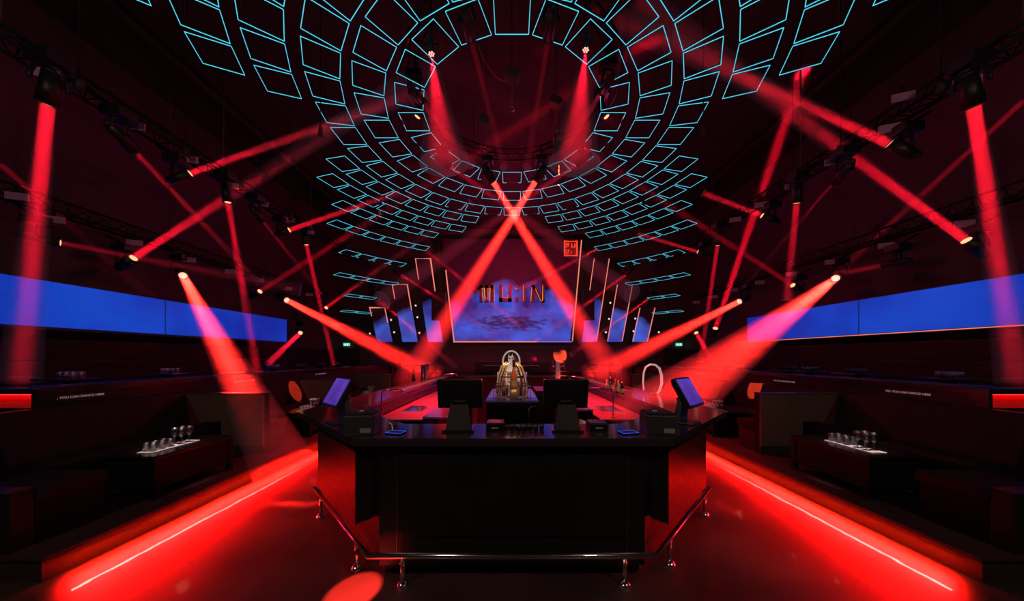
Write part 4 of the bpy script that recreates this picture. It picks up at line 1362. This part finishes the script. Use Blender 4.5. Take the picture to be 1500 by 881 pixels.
# floor-level dark DJ stage and far tables
t = thing('dj_booth', 'low dark DJ stage front with panels under the stage screen', 'stage', (0, 13.6, 0))
MB().box(-4.6, 4.6, 0.2, 1.4, 0, 1.0).build('platform', M_cab, t)
MB().box(-1.6, 1.6, 0.0, 0.5, 1.0, 1.45, 0.02).build('desk', M_cab, t)
for k in range(-3, 4):
    MB().box(k * 1.2 - 0.5, k * 1.2 + 0.5, 0.17, 0.2, 0.1, 0.9, 0.01).build('front_panel', M_leather, t)
for x, lab in ((725, 'left of the horse emblem'), (774, 'right of the horse emblem')):
    p = P(x, 535.5, 11.6)
    t = thing('cocktail_table', 'round table with a thin lit top seen %s' % lab, 'table', (p.x, p.y, 0), group='round tables before the stage')
    MB().lathe([(0, p.z - 0.02), (0.42, p.z - 0.02), (0.42, p.z), (0, p.z)], n=28).build('tabletop', mat('orange_lit_top', (0.3, 0.12, 0.06), 0.3), t)  # orange light on the tabletop is put into its base colour
    MB().cyl((0, 0, 0.02), (0, 0, p.z - 0.02), 0.04, n=12).build('column', M_steel, t)
    MB().lathe([(0, 0), (0.25, 0), (0.25, 0.02), (0, 0.02)], n=24).build('foot_plate', M_steel, t)
    for i in range(3):
        put_glass('tumbler', (p.x - 0.1 + 0.1 * i, p.y, p.z), 'tumbler on the round table %s' % lab, 'tumblers on the round table %s' % lab)
# booths across the far end
for s in (-1, 1):
    for k in range(3):
        x = s * (3.0 + 0.9 * k)
        wd = ('innermost', 'middle', 'outermost')[k]
        t = thing('far_table', '%s small dark table of the far %s row before the stage' % (wd, side_word(s)), 'table', (x, 12.4, 0), group='small tables before the stage')
        MB().box(-0.3, 0.3, -0.25, 0.25, 1.32, 1.35, 0.004).build('tabletop', M_ledge, t)
        MB().box(-0.05, 0.05, -0.05, 0.05, 0.02, 1.32).build('column', M_black, t)
        MB().box(-0.2, 0.2, -0.2, 0.2, 0, 0.02).build('foot_plate', M_black, t)
        for i in range(3):
            put_glass('tumbler', (x - 0.09 + i * 0.09, 12.35, 1.35), 'tumbler on the %s table of the far %s row' % (wd, side_word(s)), 'tumblers on the %s far %s table' % (wd, side_word(s)))

# ------------------------------------------------------------------ lamps of the room and added fill lamps
def lamp(kind, loc, rot, energy, color, size=0.3, name='room_lamp', spread=None, spot=None):
    ld = bpy.data.lights.new(name, kind)
    ld.energy = energy
    ld.color = color
    if kind == 'AREA':
        ld.shape = 'DISK'
        ld.size = size
        if spread:
            ld.spread = spread
    elif kind == 'SPOT':
        ld.spot_size = spot
        ld.spot_blend = 0.8
        ld.shadow_soft_size = size
    else:
        ld.shadow_soft_size = size
    o = bpy.data.objects.new(name, ld)
    o.location = loc
    o.rotation_euler = rot
    C.objects.link(o)
    return o


# dim warm house light hanging behind the camera, then added crimson fill lamps by the rings to lift the ceiling
for x in (-3.3, 3.3):
    t = thing('house_light', 'round house light hung on the %s behind the bar front' % side_word(x), 'ceiling lamp', (x, -0.8, 4.6), group='round house lights')
    MB().lathe([(0.05, 0.12), (0.16, 0.03), (0.17, 0), (0.15, 0.01), (0.04, 0.11)], n=24).build('lamp_shade', M_black, t)
    MB().cyl((0, 0, 0.12), (0, 0, ZC - 4.6), 0.008, n=6).build('cord', M_cable, t)
    lamp('POINT', (x, -0.8, 4.52), (0, 0, 0), 170, (1, 0.72, 0.62), 0.1)

for s in (-1, 1):
    lamp('POINT', (s * 2.0, 6.8, 6.9), (0, 0, 0), 16, (0.8, 0.04, 0.2), 0.2)
lamp('POINT', (0, 12.5, 5.4), (0, 0, 0), 420, (1.0, 0.03, 0.12), 0.2)  # added red fill lamp on the back wall, standing in for stage haze
def pin(src, dst, ang, energy, col, label):
    src, dst = Vector(src), Vector(dst)
    d = (dst - src).normalized()
    t = thing('pin_spotlight', label, 'spotlight', src, group='narrow white pin spotlights')
    MB().cyl(-d * 0.01, -d * 0.16, 0.045, 0.03, 14).build('can', M_matte, t)
    MB().cyl(-d * 0.16, Vector((0, 0, 0.22)), 0.008, n=6).build('arm', M_truss, t)
    MB().cyl(Vector((0, 0, 0.2)), Vector((0, 0, ZC - src.z)), 0.008, n=6).build('hanging_rod', M_truss, t)
    lamp('SPOT', src, (-d).to_track_quat('Z', 'Y').to_euler(), energy, col, 0.03, spot=math.radians(ang))


for s in (-1, 1):
    w = side_word(s)
    for k, yy in enumerate((3.64, 6.15, 8.68)):
        pin((s * 3.4, yy - 0.6, 5.6), (s * 3.97, yy, 0.7), 9, 900, (1, 0.72, 0.72), 'pin spotlight aimed at the glasses on the %s %s booth table' % (ORD[k + 1], w))
pin((0.6, 1.6, 5.2), (0.0, 3.75, 1.4), 13, 1100, (1, 0.62, 0.42), 'pin spotlight aimed at the bottle display')
pin((2.6, 3.2, 5.4), (2.05, 5.05, 1.3), 9, 190, (1, 0.75, 0.7), 'pin spotlight aimed at the oval ring frame')
for s in (-1, 1):
    w = side_word(s)
    for k, px in enumerate((105, 250, 400) if s < 0 else (1390, 1254, 1186)):
        Y = 6.2 * F / abs(px - CX)
        pin((s * 5.4, Y - 0.5, 5.0), (s * 6.2, Y, 1.42), 8, 150, (1, 0.3, 0.75), 'added magenta pin spotlight aimed at the %s table of the %s upper tier' % (ORD[k + 1], w))  # added only to brighten the tumblers on these tables
    # round pools of light on the sofa backs
    a = Vector((s * 2.0, 6.6, 6.75))
    b = Vector((s * 5.02, 6.4, 0.96)) if s > 0 else Vector((s * 4.95, 7.1, 0.85))
    d = (b - a).normalized()
    head_fixture('moving head on the %s of the ring truss aimed at the long sofa' % w, 'moving heads on the ring truss', a, d, 0.06, False, 0.2)
    lo = lamp('SPOT', a + d * 0.02, (-d).to_track_quat('Z', 'Y').to_euler(), 90000 if s > 0 else 60000, (1.0, 0.07, 0.02), 0.01, spot=math.radians(3.2))
    lo.data.spot_blend = 0.15
a, b = Vector((1.2, 8.0, 6.75)), Vector((2.45, 15.97, 1.75))
d = (b - a).normalized()
head_fixture('moving head on the ring truss aimed at the wall under the stage screen', 'moving heads on the ring truss', a, d, 0.06, False, 0.2)
lo = lamp('SPOT', a + d * 0.02, (-d).to_track_quat('Z', 'Y').to_euler(), 52000, (1.0, 0.09, 0.03), 0.01, spot=math.radians(4.2))
lo.data.spot_blend = 0.15
# moving head behind the viewer throwing a round red pool on the floor by the foot rail
a, b = Vector((-2.4, -1.2, 5.4)), Vector((-1.145, 2.25, 0.0))
d = (b - a).normalized()
head_fixture('moving head hung behind the bar front on the left, aimed at the floor', 'moving heads behind the bar front', a, d, 0.07, True, 2.4)
lo = lamp('SPOT', a + d * 0.02, (-d).to_track_quat('Z', 'Y').to_euler(), 42000, (1.0, 0.045, 0.03), 0.02, spot=math.radians(3.1))
lo.data.spot_blend = 0.15
for s in (-1, 1):
    w = side_word(s)
    t = thing('wall_fill_lamp', 'long slim added fill lamp under the ceiling lighting the %s wall dim crimson' % w, 'lamp', (s * 7.2, 7.5, 7.9), group='added fill lamps along the walls')  # invented fixture, added to lift the dark side walls
    MB().box(-0.06, 0.06, -5.6, 5.6, 0.02, 0.14, 0.01).build('housing', M_matte, t)
    MB().box(-0.02, 0.02, -5.5, 5.5, 0.14, ZC - 7.9).build('mount_bar', M_truss, t)
    ld = bpy.data.lights.new('wall_fill_light', 'AREA')
    ld.shape = 'RECTANGLE'
    ld.size, ld.size_y = 0.1, 11
    ld.spread = math.radians(100)
    ld.energy = 15
    ld.color = (1.0, 0.02, 0.24)
    lo = bpy.data.objects.new('wall_fill_light', ld)
    lo.location = (s * 7.2, 7.5, 7.91)
    lo.rotation_euler = (0, -s * math.radians(35), 0)
    C.objects.link(lo)
# added red fill lamps overhead, brightening the inside of the bar
for s in (-1, 1):
    lamp('AREA', (s * 1.45, 6.0, 3.4), (0, 0, 0), 240, (1, 0.012, 0.03), 0.5, spread=math.radians(95))

# ------------------------------------------------------------------ world, camera, render settings
wd = bpy.data.worlds.new('world')
S.world = wd
wd.use_nodes = True
wd.node_tree.nodes['Background'].inputs[0].default_value = (0, 0, 0, 1)

cam = bpy.data.cameras.new('camera')
co = bpy.data.objects.new('camera', cam)
C.objects.link(co)
co.location = (0, 0, CZ)
co.rotation_euler = (PI / 2, 0, 0)
cam.sensor_width = 36
cam.lens = 36 * F / 1500
cam.shift_y = (HY - 440.5) / 1500
cam.clip_start = 0.05
S.camera = co

S.view_settings.view_transform = 'Standard'
S.view_settings.look = 'None'
S.view_settings.exposure = 0
S.view_settings.gamma = 1
S.view_settings.use_curve_mapping = False
cy = S.cycles
cy.use_denoising = True
cy.use_adaptive_sampling = False
cy.max_bounces = 8
cy.diffuse_bounces = 2
cy.glossy_bounces = 4
cy.transmission_bounces = 6
cy.volume_bounces = 0
cy.transparent_max_bounces = 96
cy.sample_clamp_indirect = 4
cy.sample_clamp_direct = 0
cy.caustics_reflective = False
cy.caustics_refractive = False
